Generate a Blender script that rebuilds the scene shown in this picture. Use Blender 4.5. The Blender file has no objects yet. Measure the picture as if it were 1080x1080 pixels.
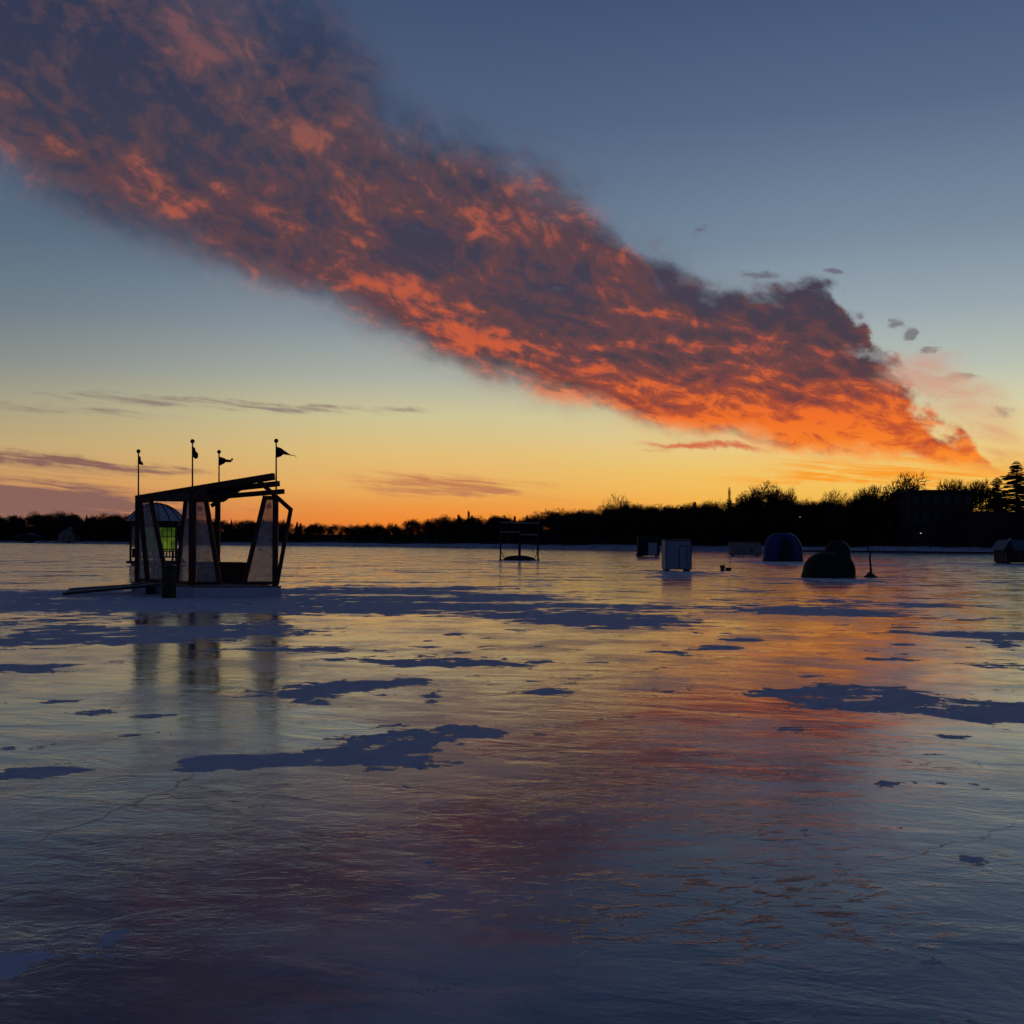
import bpy, math, random
import numpy as np
from mathutils import Vector, Matrix

scene = bpy.context.scene
COL = scene.collection
PI = math.pi
F = 1158.0          # focal length in photo pixels (1080 wide)
H = 1.6             # eye height
PY0 = 573.25        # principal row (square crop of a tall frame = lens shift)
ROLL = 0.00602

# ------------------------------------------------------------------ view geometry
def ray(px, py):
    u = (px - 540) / F; v = (PY0 - py) / F
    return u * math.cos(ROLL) - v * math.sin(ROLL), u * math.sin(ROLL) + v * math.cos(ROLL)
def P(px, py, d):
    x, z = ray(px, py)
    return Vector((x * d, d, H + z * d))
def G(px, py, z=0.0):
    x, zz = ray(px, py)
    d = (H - z) / (-zz)
    return Vector((x * d, d, z))
def shore_d(px):
    py = 572.0 + 0.0115 * px
    if px < 0: py = 572.0 + 0.004 * px
    x, z = ray(px, py)
    return H / (-z)
def AE(px, py):
    x, z = ray(px, py)
    return F * math.atan2(x, 1), F * math.atan2(z, math.hypot(1, x))

# ------------------------------------------------------------------ node helper
def lin(c):
    out = []
    for v in c[:3]:
        v = v / 255.0
        out.append(v / 12.92 if v <= 0.04045 else ((v + 0.055) / 1.055) ** 2.4)
    return (*out, 1.0)

class E:
    nt = None
    def __init__(s, sock): s.s = sock
    @staticmethod
    def put(inp, v):
        if isinstance(v, E): E.nt.links.new(v.s, inp)
        else: inp.default_value = v
    @staticmethod
    def m(op, *a, clamp=False):
        n = E.nt.nodes.new('ShaderNodeMath'); n.operation = op; n.use_clamp = clamp
        for i, v in enumerate(a): E.put(n.inputs[i], v)
        return E(n.outputs[0])
    def __add__(s, o): return E.m('ADD', s, o)
    __radd__ = __add__
    def __sub__(s, o): return E.m('SUBTRACT', s, o)
    def __rsub__(s, o): return E.m('SUBTRACT', o, s)
    def __mul__(s, o): return E.m('MULTIPLY', s, o)
    __rmul__ = __mul__
    def __truediv__(s, o): return E.m('DIVIDE', s, o)
    def __rtruediv__(s, o): return E.m('DIVIDE', o, s)
    def __neg__(s): return E.m('MULTIPLY', s, -1.0)
def mn(a, b): return E.m('MINIMUM', a, b)
def mx(a, b): return E.m('MAXIMUM', a, b)
def sat(a): return E.m('ADD', a, 0.0, clamp=True)
def ss(x, a, b, lo=0.0, hi=1.0):
    n = E.nt.nodes.new('ShaderNodeMapRange'); n.interpolation_type = 'SMOOTHSTEP'
    for i, v in enumerate((x, a, b, lo, hi)): E.put(n.inputs[i], v)
    return E(n.outputs[0])
def lr(x, a, b, lo=0.0, hi=1.0):
    n = E.nt.nodes.new('ShaderNodeMapRange'); n.clamp = True
    for i, v in enumerate((x, a, b, lo, hi)): E.put(n.inputs[i], v)
    return E(n.outputs[0])
def vec(x, y, z=0.0):
    n = E.nt.nodes.new('ShaderNodeCombineXYZ')
    for i, v in enumerate((x, y, z)): E.put(n.inputs[i], v)
    return E(n.outputs[0])
def sep(v):
    n = E.nt.nodes.new('ShaderNodeSeparateXYZ'); E.put(n.inputs[0], v)
    return E(n.outputs[0]), E(n.outputs[1]), E(n.outputs[2])
def mapping(v, loc=(0, 0, 0), rot=0.0, scale=(1, 1, 1), kind='TEXTURE'):
    n = E.nt.nodes.new('ShaderNodeMapping'); n.vector_type = kind
    E.put(n.inputs[0], v)
    n.inputs[1].default_value = loc; n.inputs[2].default_value = (0, 0, rot); n.inputs[3].default_value = scale
    return E(n.outputs[0])
def vm(op, a, b=None):
    n = E.nt.nodes.new('ShaderNodeVectorMath'); n.operation = op
    E.put(n.inputs[0], a)
    if b is not None:
        if op == 'SCALE': E.put(n.inputs[3], b)
        else: E.put(n.inputs[1], b)
    return E(n.outputs[1] if op in ('DOT_PRODUCT', 'LENGTH', 'DISTANCE') else n.outputs[0])
def noise(v, scale, detail=4, rough=0.5, dist=0.0, w=None, color=False):
    n = E.nt.nodes.new('ShaderNodeTexNoise')
    if w is not None:
        n.noise_dimensions = '2D'; v = vm('ADD', v, (w * 37.17, w * 91.73, 0.0))
    E.put(n.inputs['Vector'], v)
    n.inputs['Scale'].default_value = scale; n.inputs['Detail'].default_value = detail
    n.inputs['Roughness'].default_value = rough; n.inputs['Distortion'].default_value = dist
    return E(n.outputs['Color'] if color else n.outputs['Fac'])
def ramp(x, stops, interp='LINEAR'):
    n = E.nt.nodes.new('ShaderNodeValToRGB'); E.put(n.inputs[0], x)
    r = n.color_ramp; r.interpolation = interp
    while len(r.elements) > 1: r.elements.remove(r.elements[-1])
    r.elements[0].position = stops[0][0]; r.elements[0].color = lin(stops[0][1])
    for p, c in stops[1:]:
        e = r.elements.new(p); e.color = lin(c)
    return E(n.outputs[0])
def mixc(f, a, b, mode='MIX'):
    n = E.nt.nodes.new('ShaderNodeMix'); n.data_type = 'RGBA'; n.blend_type = mode
    E.put(n.inputs[0], f); E.put(n.inputs[6], a); E.put(n.inputs[7], b)
    return E(n.outputs[2])
def fcurve(x, x0, x1, y0, y1, pts):
    n = E.nt.nodes.new('ShaderNodeFloatCurve')
    t = (x - x0) / (x1 - x0)
    E.put(n.inputs['Value'], t)
    c = n.mapping.curves[0]
    pts = sorted(pts)
    N = [((a - x0) / (x1 - x0), (b - y0) / (y1 - y0)) for a, b in pts]
    c.points[0].location = N[0]; c.points[1].location = N[-1]
    for q in N[1:-1]: c.points.new(*q)
    n.mapping.update()
    return E(n.outputs[0]) * (y1 - y0) + y0
def gauss(v, cx, cy, rx, ry, rot=0.0):
    # (a Mapping node here would add type converters and overflow the shader stack)
    q = vm('SUBTRACT', v, (cx, cy, 0.0)); c, s_ = math.cos(rot), math.sin(rot)
    a = vm('DOT_PRODUCT', q, (c / rx, s_ / rx, 0.0)); b = vm('DOT_PRODUCT', q, (-s_ / ry, c / ry, 0.0))
    return E.m('EXPONENT', E.m('MULTIPLY_ADD', -a, a, -(b * b)))
def esum(items):
    t = None
    for a in items: t = a if t is None else t + a
    return t

# ------------------------------------------------------------------ sky
world = bpy.data.worlds.new("World"); scene.world = world; world.use_nodes = True
nt = world.node_tree; nt.nodes.clear(); E.nt = nt
tc = nt.nodes.new('ShaderNodeTexCoord')
D = E(tc.outputs['Generated'])
dx, dy, dz = sep(D)
A = E.m('ARCTAN2', dx, dy) * F
EL = E.m('ARCTAN2', dz, E.m('SQRT', dx * dx + dy * dy)) * F
V0 = vec(A, EL)
# gradual colour of clear twilight air, by elevation, for three bearings
def el(py): return (573.0 - py) / 800.0
ex = lr(EL, 0.0, 800.0)
left = ramp(ex, [(0, (150, 96, 84)), (el(545), (178, 118, 90)), (el(515), (203, 150, 98)), (el(480), (188, 164, 118)), (el(440), (162, 156, 132)),
                 (el(400), (132, 138, 136)), (el(350), (108, 122, 134)), (el(280), (86, 106, 126)), (el(200), (72, 92, 118)), (el(0), (52, 66, 96)), (1, (34, 46, 74))])
mid = ramp(ex, [(0, (238, 120, 44)), (el(552), (242, 136, 48)), (el(535), (238, 152, 68)), (el(515), (236, 176, 94)), (el(480), (226, 190, 120)), (el(440), (206, 196, 150)),
                (el(400), (172, 176, 164)), (el(350), (140, 152, 160)), (el(280), (106, 124, 144)), (el(150), (80, 98, 128)), (el(0), (58, 76, 108)), (1, (36, 52, 82))])
right = ramp(ex, [(0, (246, 160, 50)), (el(530), (246, 186, 78)), (el(500), (244, 198, 100)), (el(465), (232, 208, 144)), (el(430), (210, 206, 168)),
                  (el(390), (180, 188, 178)), (el(340), (152, 166, 174)), (el(270), (122, 140, 158)), (el(150), (86, 106, 136)), (el(0), (58, 76, 110)), (1, (36, 52, 82))])
base = mixc(ss(A, -620, -60), left, mid)
base = mixc(ss(A, -100, 380), base, right)
back = ramp(ex, [(0, (60, 64, 88)), (0.25, (64, 70, 104)), (0.6, (48, 62, 96)), (1, (38, 53, 86))])
base = mixc(ss(E.m('ABSOLUTE', A - 150), 800, 2300), base, back)
zen = ss(EL, 620, 1100)
base = mixc(zen, base, lin((38, 53, 86)))

# ---- the long cloud bank
rotA = math.radians(-27)
q1 = mapping(V0, (0, 0, 0), rotA, (1, 1, 1))            # x along the bank, y across
wA = noise(mapping(q1, (0, 0, 0), 0, (240, 130, 1)), 1.0, 4, 0.55, w=1.3, color=True)
wB = noise(mapping(q1, (0, 0, 0), 0, (60, 38, 1)), 1.0, 5, 0.6, w=4.1, color=True)
off = vm('ADD', vm('SCALE', vm('SUBTRACT', wA, (0.5, 0.5, 0.5)), 84.0), vm('SCALE', vm('SUBTRACT', wB, (0.5, 0.5, 0.5)), 60.0))
V1 = vm('ADD', V0, off)
a1, e1, _ = sep(V1)
lowpts = [AE(*p) for p in [(-700, -60), (-300, 60), (-100, 140), (0, 188), (60, 222), (150, 262), (300, 318), (400, 358), (500, 402), (600, 430), (700, 452), (800, 468), (900, 480), (1000, 488), (1060, 496), (1120, 506), (1300, 512)]]
uppts = [AE(*p) for p in [(-700, -700), (-300, -520), (0, -260), (200, -110), (330, -20), (400, 60), (500, 130), (600, 195), (700, 255), (800, 290), (870, 312), (905, 345), (935, 385), (980, 415), (1020, 436), (1060, 468), (1120, 490), (1300, 508)]]
up = fcurve(a1, -1300, 800, 0, 1300, uppts)
a2, e2, _ = sep(vm('ADD', V0, vm('SCALE', off, 0.45)))
lo = fcurve(a2, -1300, 800, 0, 1300, lowpts)
below = e2 - lo
above = up - e1
softlo = lr(A, -500, 450, 95, 26)
softup = lr(A, -350, 330, 210, 24)
mlo = ss(below / softlo, -0.35, 0.65)
mup = ss(above / softup, -0.35, 0.65)
band = mlo * mup * ss(A, 640, 520) * ss(A, -1250, -900)
t = sat(below / mx(up - lo, 1.0))

# texture: perspective makes it finer and flatter towards the horizon
aq, bq, _ = sep(q1)
farw = ss(EL, 330, 130)
def tex(v, sx, sy, w, det=7, rg=0.60, ds=0.25):
    return noise(mapping(v, (0, 0, 0), 0, (sx, sy, 1)), 1.0, det, rg, ds, w=w)
q2 = mapping(V0, (0, 0, 0), math.radians(-12), (1, 1, 1))
def both(ofx, ofy, w):
    a = tex(vm('ADD', q1, (ofx, ofy, 0)), 96, 78, w)
    b = tex(vm('ADD', q2, (ofx * .5, ofy * .5, 0)), 66, 24, w + 3)
    return a + (b - a) * farw
nA = both(0, 0, 7.7)
nB = both(8, -13, 7.7)
emb = (nA - nB)
wisp = tex(q2, 44, 15, 2.2, 5, 0.55, 0.4)
nC = tex(q1, 40, 24, 5.2, 6, 0.62, 0.9)
# holes and thinning of the bank
thin = ss(nA * 0.7 + wisp * 0.3, 0.14, 0.36)
edge = mn(ss(below, 5, 130), ss(above, 0, 150))
dens = band * mx(thin, edge)
LIT = [  # bright and dark lobes of the bank: px, py, rx, ry, slope, weight
    (206, 40, 28, 60, 80, .50), (262, 110, 34, 46, 50, .36), (300, 160, 40, 46, 60, .16), (410, 190, 44, 60, 60, .42), (520, 245, 44, 40, 30, .30),
    (340, 290, 150, 26, -27, .30), (460, 330, 110, 20, -24, .42), (100, 180, 95, 24, -27, .12), (170, 215, 70, 14, -30, .08),
    (625, 262, 55, 42, -20, .34), (700, 330, 90, 30, -20, .16), (540, 370, 80, 18, -22, .18), (720, 430, 130, 24, -10, .34), (830, 445, 120, 30, -8, .46), (940, 462, 90, 24, -6, .42),
    (818, 370, 26, 24, 0, .26), (900, 412, 40, 16, -20, .20), (1010, 470, 60, 16, -10, .34),
    (90, 90, 130, 60, -20, -.38), (170, 150, 130, 42, -32, -.46), (300, 225, 60, 30, -30, -.22), (410, 135, 50, 34, 20, -.36), (350, 60, 60, 60, 0, -.30),
    (520, 160, 70, 40, -30, -.20), (480, 262, 90, 15, -12, -.55), (560, 290, 80, 14, -12, -.40), (620, 345, 130, 14, -18, -.42), (500, 385, 110, 12, -26, -.34), (640, 410, 80, 12, -14, -.32), (740, 280, 50, 26, -20, -.42),
    (850, 320, 55, 34, -25, -.68), (895, 368, 40, 22, -42, -.55), (780, 310, 60, 28, -10, -.40), (760, 395, 60, 10, -12, -.26), (860, 400, 50, 12, -22, -.30), (970, 450, 60, 9, -12, -.22), (60, 30, 80, 50, 0, -.22)]
Vs = vm('ADD', V0, vm('SCALE', off, 0.7))
L = esum(gauss(Vs, *AE(px, py), rx, ry, math.radians(sl)) * w for px, py, rx, ry, sl, w in LIT)
glow = lr(EL, 80, 300, 0.25, 0.0)
lit = lr(0.415 + L * 0.60 + glow + emb * 2.2 + (nA - 0.5) * 1.15 + (nC - 0.5) * 1.25 + (wisp - 0.5) * 0.6 - t * 0.06, -0.08, 1.14)
cel = lr(EL, 60, 600)
def ce(e): return (e - 60) / 540.0
litc = ramp(cel, [(0, (255, 158, 56)), (ce(95), (250, 134, 44)), (ce(130), (240, 112, 42)), (ce(190), (204, 92, 58)), (ce(270), (182, 88, 66)), (ce(380), (150, 86, 74)), (ce(430), (130, 80, 76)), (ce(520), (114, 76, 80)), (1, (100, 72, 80))])
shc = ramp(cel, [(0, (196, 96, 60)), (ce(95), (168, 72, 48)), (ce(130), (118, 66, 62)), (ce(190), (74, 62, 72)), (ce(270), (68, 63, 80)), (ce(380), (60, 60, 80)), (ce(480), (50, 54, 78)), (1, (44, 50, 76))])
midc = ramp(cel, [(0, (240, 120, 55)), (ce(110), (204, 88, 46)), (ce(150), (158, 74, 56)), (ce(190), (104, 68, 70)), (ce(290), (94, 67, 74)), (ce(420), (84, 66, 76)), (1, (72, 62, 78))])
cc = mixc(ss(lit, 0.0, 0.5), shc, midc)
cc = mixc(ss(lit, 0.45, 1.0), cc, litc)
edgec = mixc(0.62, cc, base)
cc = mixc(ss(dens, 0.15, 0.75), edgec, cc)
sky = mixc(sat(dens * lr(EL, 280, 600, 1.05, 0.80)), base, cc)

# ---- stray wisps and low streaks: px, py, rx, ry, slope deg, strength, colour
def patches(src, items, colour, thr=(0.28, 0.7), wv=None, k0=0.35, k1=1.2):
    global sky
    g = esum(gauss(src, *AE(px, py), rx, ry, math.radians(sl)) * w for px, py, rx, ry, sl, w in items)
    g = g * (k0 + k1 * wv) if wv is not None else g
    sky = mixc(ss(g, *thr), sky, colour)
V2 = vm('ADD', V0, vm('SCALE', vm('SUBTRACT', wB, (0.5, 0.5, 0.5)), 22.0))
V3 = vm('ADD', V0, vm('MULTIPLY', off, (1.6, 0.22, 0.0)))
wv2 = lr(noise(mapping(V0, (0, 0, 0), math.radians(-5), (80, 5, 1)), 1.0, 6, 0.62, 0.3, w=5.5), 0.3, 0.7)
wv3 = wisp
patches(V2, [(880, 287, 11, 4, 6, 1), (945, 341, 8, 6, 25, 1), (960, 354, 9, 6, 12, 1), (982, 368, 11, 4, 2, 1), (1055, 435, 13, 6, 5, .9), (1012, 396, 28, 7, -2, .75),
             (735, 246, 16, 6, 10, .7), (800, 288, 26, 5, -10, .85), (840, 302, 16, 7, 5, .9), (915, 375, 26, 12, -20, .8), (932, 324, 5, 3, 0, .5)], mixc(0.35, lin((92, 80, 94)), base), (0.25, 0.85), wv3, -0.7, 3.1)
patches(V2, [(975, 385, 46, 22, 0, .62), (1040, 450, 46, 26, -20, .7), (1000, 410, 60, 18, -10, .6)], mixc(0.45, lin((214, 128, 104)), base), (0.2, 1.0), wv3)
patches(V2, [(712, 469, 62, 4, -3, 1), (770, 472, 46, 4, -2, .9), (690, 476, 22, 3, 0, .7), (1050, 492, 40, 8, 0, .8), (1060, 476, 30, 8, -10, .7)], lin((212, 112, 76)), (0.3, 1.5), wv3)
patches(V2, [(880, 505, 130, 7, 0, .9), (1010, 515, 60, 6, 0, .6), (930, 492, 160, 12, -3, .7)], lin((250, 158, 50)), (0.2, 1.1), wv2)
patches(V3, [(430, 513, 66, 15, -4, 1.1), (500, 522, 40, 6, -2, 1.1), (505, 516, 120, 8, -8, .7), (580, 510, 60, 5, 0, .6), (540, 540, 60, 5, 0, .5)], lin((196, 128, 86)), (0.2, 1.8), wv2)
patches(V3, [(60, 490, 90, 6, -2, 1.3), (160, 497, 70, 4.5, -5, 1.1), (20, 486, 60, 5, -2, 1.1), (60, 528, 120, 10, -2, 1.3), (20, 522, 80, 12, 0, 1.2), (110, 537, 90, 7, -3, 1.2), (0, 540, 160, 9, 0, 1.3), (-200, 520, 300, 30, 0, 1.3)],
        lin((138, 100, 90)), (0.3, 2.2), wv2)
patches(V3, [(200, 424, 160, 6, -1, .85), (60, 432, 120, 7, -1, .7), (360, 430, 90, 5, 0, .4)], lin((142, 126, 116)), (0.2, 1.2), wv2)
# where no cloud can be, only the clear air is evaluated (same picture, less work)
lo0 = fcurve(A, -1300, 800, 0, 1300, lowpts); up0 = fcurve(A, -1300, 800, 0, 1300, uppts)
def gt(a, b): return E.m('GREATER_THAN', a, b)
gate = mx(gt(210.0, EL) * gt(EL, -40.0) * gt(850.0, E.m('ABSOLUTE', A)), gt(EL - lo0, -135.0) * gt(up0 - EL, -175.0) * gt(620.0, A) * gt(A, -1290.0))
gate = mx(gate, gt(340.0, EL) * gt(A, 150.0) * gt(640.0, A))
bg0 = nt.nodes.new('ShaderNodeBackground'); E.put(bg0.inputs[0], base)
bg = nt.nodes.new('ShaderNodeBackground'); E.put(bg.inputs[0], sky)
mxs = nt.nodes.new('ShaderNodeMixShader'); E.put(mxs.inputs[0], gate)
nt.links.new(bg0.outputs[0], mxs.inputs[1]); nt.links.new(bg.outputs[0], mxs.inputs[2])
wo = nt.nodes.new('ShaderNodeOutputWorld'); nt.links.new(mxs.outputs[0], wo.inputs[0])
world.cycles.sampling_method = 'NONE'

# ------------------------------------------------------------------ materials
def mat(name, col, rough=0.8, var=0.25, scale=6.0, spec=0.3, metallic=0.0, bump=0.0, stretch=(1, 1, 1)):
    m = bpy.data.materials.new(name); m.use_nodes = True; E.nt = m.node_tree
    b = m.node_tree.nodes['Principled BSDF']
    tcn = m.node_tree.nodes.new('ShaderNodeTexCoord')
    v = mapping(E(tcn.outputs['Object']), (0, 0, 0), 0, stretch, 'POINT')
    n = noise(v, scale, 5, 0.6)
    c = mixc(lr(n, 0.3, 0.7), (*[x * (1 - var) for x in col], 1), (*[min(1, x * (1 + var)) for x in col], 1))
    E.put(b.inputs['Base Color'], c)
    b.inputs['Roughness'].default_value = rough; b.inputs['Specular IOR Level'].default_value = spec
    b.inputs['Metallic'].default_value = metallic
    if bump:
        bn = m.node_tree.nodes.new('ShaderNodeBump'); bn.inputs['Distance'].default_value = bump
        E.put(bn.inputs['Height'], n); m.node_tree.links.new(bn.outputs[0], b.inputs['Normal'])
    return m
M = {}
M['redwood'] = mat('stained_wood', (0.060, 0.018, 0.012), 0.7, 0.4, 3, stretch=(6, 6, 1))
M['darkwood'] = mat('dark_wood', (0.035, 0.024, 0.018), 0.8, 0.4, 4)
M['deck'] = mat('deck_boards', (0.16, 0.13, 0.11), 0.8, 0.3, 4, stretch=(1, 8, 1))
M['roofskin'] = mat('roof_sheet', (0.045, 0.022, 0.018), 0.8, 0.3, 4)
M['bench'] = mat('bench_wood', (0.085, 0.026, 0.016), 0.7, 0.5, 5, stretch=(1, 1, 6))
M['snowpack'] = mat('packed_snow', (0.42, 0.45, 0.52), 0.85, 0.12, 3, bump=0.02)
M['snow'] = mat('shore_snow', (0.30, 0.33, 0.40), 0.9, 0.4, 0.15)
M['black'] = mat('black_cloth', (0.012, 0.012, 0.013), 0.8, 0.3, 6)
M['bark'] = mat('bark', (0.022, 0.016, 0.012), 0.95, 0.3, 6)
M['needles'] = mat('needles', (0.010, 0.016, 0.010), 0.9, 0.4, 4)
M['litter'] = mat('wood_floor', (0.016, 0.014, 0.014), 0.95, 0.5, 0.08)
M['white'] = mat('white_paint', (0.22, 0.26, 0.32), 0.55, 0.12, 3, stretch=(6, 6, 1))
M['greypaint'] = mat('grey_paint', (0.30, 0.32, 0.32), 0.6, 0.2, 3, stretch=(5, 5, 1))
M['tan'] = mat('tan_board', (0.22, 0.20, 0.16), 0.8, 0.3, 4)
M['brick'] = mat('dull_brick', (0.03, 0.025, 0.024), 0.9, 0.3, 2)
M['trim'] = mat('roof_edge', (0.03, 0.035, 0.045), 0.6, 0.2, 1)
M['blue'] = mat('blue_tent_cloth', (0.02, 0.028, 0.13), 0.65, 0.2, 4, bump=0.01)
M['teal'] = mat('teal_tarp', (0.04, 0.10, 0.13), 0.6, 0.3, 3, bump=0.02)
M['cream'] = mat('pale_tape', (0.42, 0.42, 0.40), 0.6, 0.15, 5)
M['olive'] = mat('olive_tent_cloth', (0.016, 0.018, 0.009), 0.85, 0.5, 3, bump=0.01)
M['metalroof'] = mat('grey_metal_roof', (0.30, 0.33, 0.36), 0.5, 0.2, 3, metallic=0.3)
M['steel'] = mat('dark_steel', (0.05, 0.05, 0.055), 0.5, 0.2, 5, metallic=0.4)
M['drum'] = mat('drum_paint', (0.032, 0.026, 0.014), 0.7, 0.5, 5)
M['rust'] = mat('plank_wood', (0.055, 0.040, 0.035), 0.85, 0.4, 4)
M['pink'] = mat('pale_sticker', (0.62, 0.50, 0.46), 0.7, 0.1, 4)
def glass(name, col, rough=0.1):
    m = mat(name, col, rough, 0.1, 2, 0.5); return m
M['pane'] = glass('window_glass', (0.015, 0.018, 0.022), 0.35)

def film(name, tint, trans, body):
    m = bpy.data.materials.new(name); m.use_nodes = True; E.nt = m.node_tree; nt = m.node_tree
    nt.nodes.clear()
    out = nt.nodes.new('ShaderNodeOutputMaterial')
    tr = nt.nodes.new('ShaderNodeBsdfTransparent'); tr.inputs[0].default_value = (*tint, 1)
    tl = nt.nodes.new('ShaderNodeBsdfTranslucent'); df = nt.nodes.new('ShaderNodeBsdfDiffuse')
    tcn = nt.nodes.new('ShaderNodeTexCoord')
    n = noise(E(tcn.outputs['Object']), 2.5, 5, 0.6)
    c = mixc(lr(n, 0.3, 0.7), (*[b * 0.65 for b in body], 1), (*body, 1))
    E.put(tl.inputs[0], c); E.put(df.inputs[0], c)
    a = nt.nodes.new('ShaderNodeMixShader'); a.inputs[0].default_value = 0.5
    nt.links.new(tl.outputs[0], a.inputs[1]); nt.links.new(df.outputs[0], a.inputs[2])
    b = nt.nodes.new('ShaderNodeMixShader')
    E.put(b.inputs[0], lr(n, 0.25, 0.75, 1 - trans - 0.1, 1 - trans + 0.1))
    nt.links.new(tr.outputs[0], b.inputs[1]); nt.links.new(a.outputs[0], b.inputs[2])
    nt.links.new(b.outputs[0], out.inputs[0])
    return m
M['glowdot'] = film('pale_round_sticker', (0.96, 0.88, 0.86), 0.55, (0.95, 0.85, 0.80))
M['film'] = film('frosted_plastic', (0.80, 0.80, 0.82), 0.50, (0.55, 0.55, 0.58))
def lamp_mat(name, col, s):
    m = bpy.data.materials.new(name); m.use_nodes = True; E.nt = m.node_tree
    b = m.node_tree.nodes['Principled BSDF']
    tcn = m.node_tree.nodes.new('ShaderNodeTexCoord')
    n = noise(E(tcn.outputs['Object']), 1.6, 3, 0.5)
    b.inputs['Base Color'].default_value = (*[c * 0.6 for c in col], 1)
    b.inputs['Emission Color'].default_value = (*col, 1)
    E.put(b.inputs['Emission Strength'], lr(n, 0.3, 0.7, s * 0.25, s * 1.25))
    return m
M['greenlit'] = lamp_mat('lit_green_pane', (0.24, 0.36, 0.03), 0.28)
M['dimlit'] = lamp_mat('lit_dim_green_pane', (0.16, 0.30, 0.02), 0.20)
M['lamp'] = lamp_mat('lamp_glow', (1.0, 0.75, 0.5), 1.2)

# ------------------------------------------------------------------ mesh helpers
class MB:
    def __init__(s): s.v = []; s.f = []
    def add(s, vs, fs):
        n = len(s.v); s.v += [tuple(v) for v in vs]; s.f += [tuple(i + n for i in f) for f in fs]; return s
    def box(s, c, size, rz=0.0, taper=1.0):
        hx, hy, hz = [a / 2 for a in size]; R = Matrix.Rotation(rz, 3, 'Z'); c = Vector(c); vs = []
        for z in (-hz, hz):
            k = taper if z > 0 else 1.0
            for x, y in ((-hx, -hy), (hx, -hy), (hx, hy), (-hx, hy)): vs.append(c + R @ Vector((x * k, y * k, z)))
        return s.add(vs, [(3, 2, 1, 0), (4, 5, 6, 7), (0, 1, 5, 4), (1, 2, 6, 5), (2, 3, 7, 6), (3, 0, 4, 7)])
    def bar(s, a, b, w, h=None, up=(0, 0, 1)):      # rectangular beam, bevelled ends left square
        a, b = Vector(a), Vector(b); h = h or w; d = (b - a).normalized(); u = Vector(up)
        if abs(d.dot(u)) > 0.97: u = Vector((0, 1, 0))
        x = d.cross(u).normalized(); y = x.cross(d).normalized(); c = min(w, h) * 0.12; vs = []
        prof = [(-w / 2 + c, -h / 2), (w / 2 - c, -h / 2), (w / 2, -h / 2 + c), (w / 2, h / 2 - c), (w / 2 - c, h / 2), (-w / 2 + c, h / 2), (-w / 2, h / 2 - c), (-w / 2, -h / 2 + c)]
        for p in (a, b):
            for i, j in prof: vs.append(p + x * i + y * j)
        return s.add(vs, [tuple(range(8))[::-1], tuple(range(8, 16))] + [(k, (k + 1) % 8, 8 + (k + 1) % 8, 8 + k) for k in range(8)])
    def tube(s, pts, rads, n=8):
        vs = []; pts = [Vector(p) for p in pts]
        for i, p in enumerate(pts):
            d = (pts[min(i + 1, len(pts) - 1)] - pts[max(i - 1, 0)]).normalized()
            u = Vector((0, 0, 1)) if abs(d.z) < 0.9 else Vector((1, 0, 0))
            x = d.cross(u).normalized(); y = x.cross(d)
            r = rads[i] if isinstance(rads, (list, tuple)) else rads
            for k in range(n): vs.append(p + x * r * math.cos(2 * PI * k / n) + y * r * math.sin(2 * PI * k / n))
        fs = [(i * n + k, i * n + (k + 1) % n, (i + 1) * n + (k + 1) % n, (i + 1) * n + k) for i in range(len(pts) - 1) for k in range(n)]
        fs += [tuple(range(n))[::-1], tuple(range((len(pts) - 1) * n, len(pts) * n))]
        return s.add(vs, fs)
    def sphere(s, c, r, n=10, sq=(1, 1, 1)):
        c = Vector(c); vs = []
        for i in range(n + 1):
            th = PI * i / n
            for k in range(n): vs.append(c + Vector((r * sq[0] * math.sin(th) * math.cos(2 * PI * k / n), r * sq[1] * math.sin(th) * math.sin(2 * PI * k / n), r * sq[2] * math.cos(th))))
        return s.add(vs, [(i * n + k, i * n + (k + 1) % n, (i + 1) * n + (k + 1) % n, (i + 1) * n + k) for i in range(n) for k in range(n)])
    def slab(s, pts, th, nrm=None):                   # polygon thickened by th
        pts = [Vector(p) for p in pts]; n = len(pts)
        nr = Vector(nrm) if nrm else (pts[1] - pts[0]).cross(pts[2] - pts[0]).normalized()
        vs = pts + [p + nr * th for p in pts]
        return s.add(vs, [tuple(range(n))[::-1], tuple(range(n, 2 * n))] + [(k, (k + 1) % n, n + (k + 1) % n, n + k) for k in range(n)])
    def build(s, name, m, parent=None, smooth=False):
        me = bpy.data.meshes.new(name); o = Vector((0, 0, 0))
        if parent is not None:
            o = Vector(parent['_o']) if '_o' in parent else Vector((0, 0, 0))
        me.from_pydata([tuple(Vector(v) - o) for v in s.v], [], s.f); me.validate(); me.update()
        me.materials.append(m)
        if smooth: me.polygons.foreach_set('use_smooth', [True] * len(me.polygons))
        ob = bpy.data.objects.new(name, me); COL.objects.link(ob)
        if parent is not None: ob.parent = parent; ob['_o'] = list(o)
        return ob
def thing(name, label, cat, loc, group=None):
    o = bpy.data.objects.new(name, None); COL.objects.link(o); o.location = loc; o.empty_display_size = 0.3
    o['_o'] = list(loc); o['label'] = label; o['category'] = cat
    if group: o['group'] = group
    return o
def struct(o, kind='structure', label=None, cat=None):
    o['kind'] = kind
    if label: o['label'] = label
    if cat: o['category'] = cat
    return o

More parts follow.
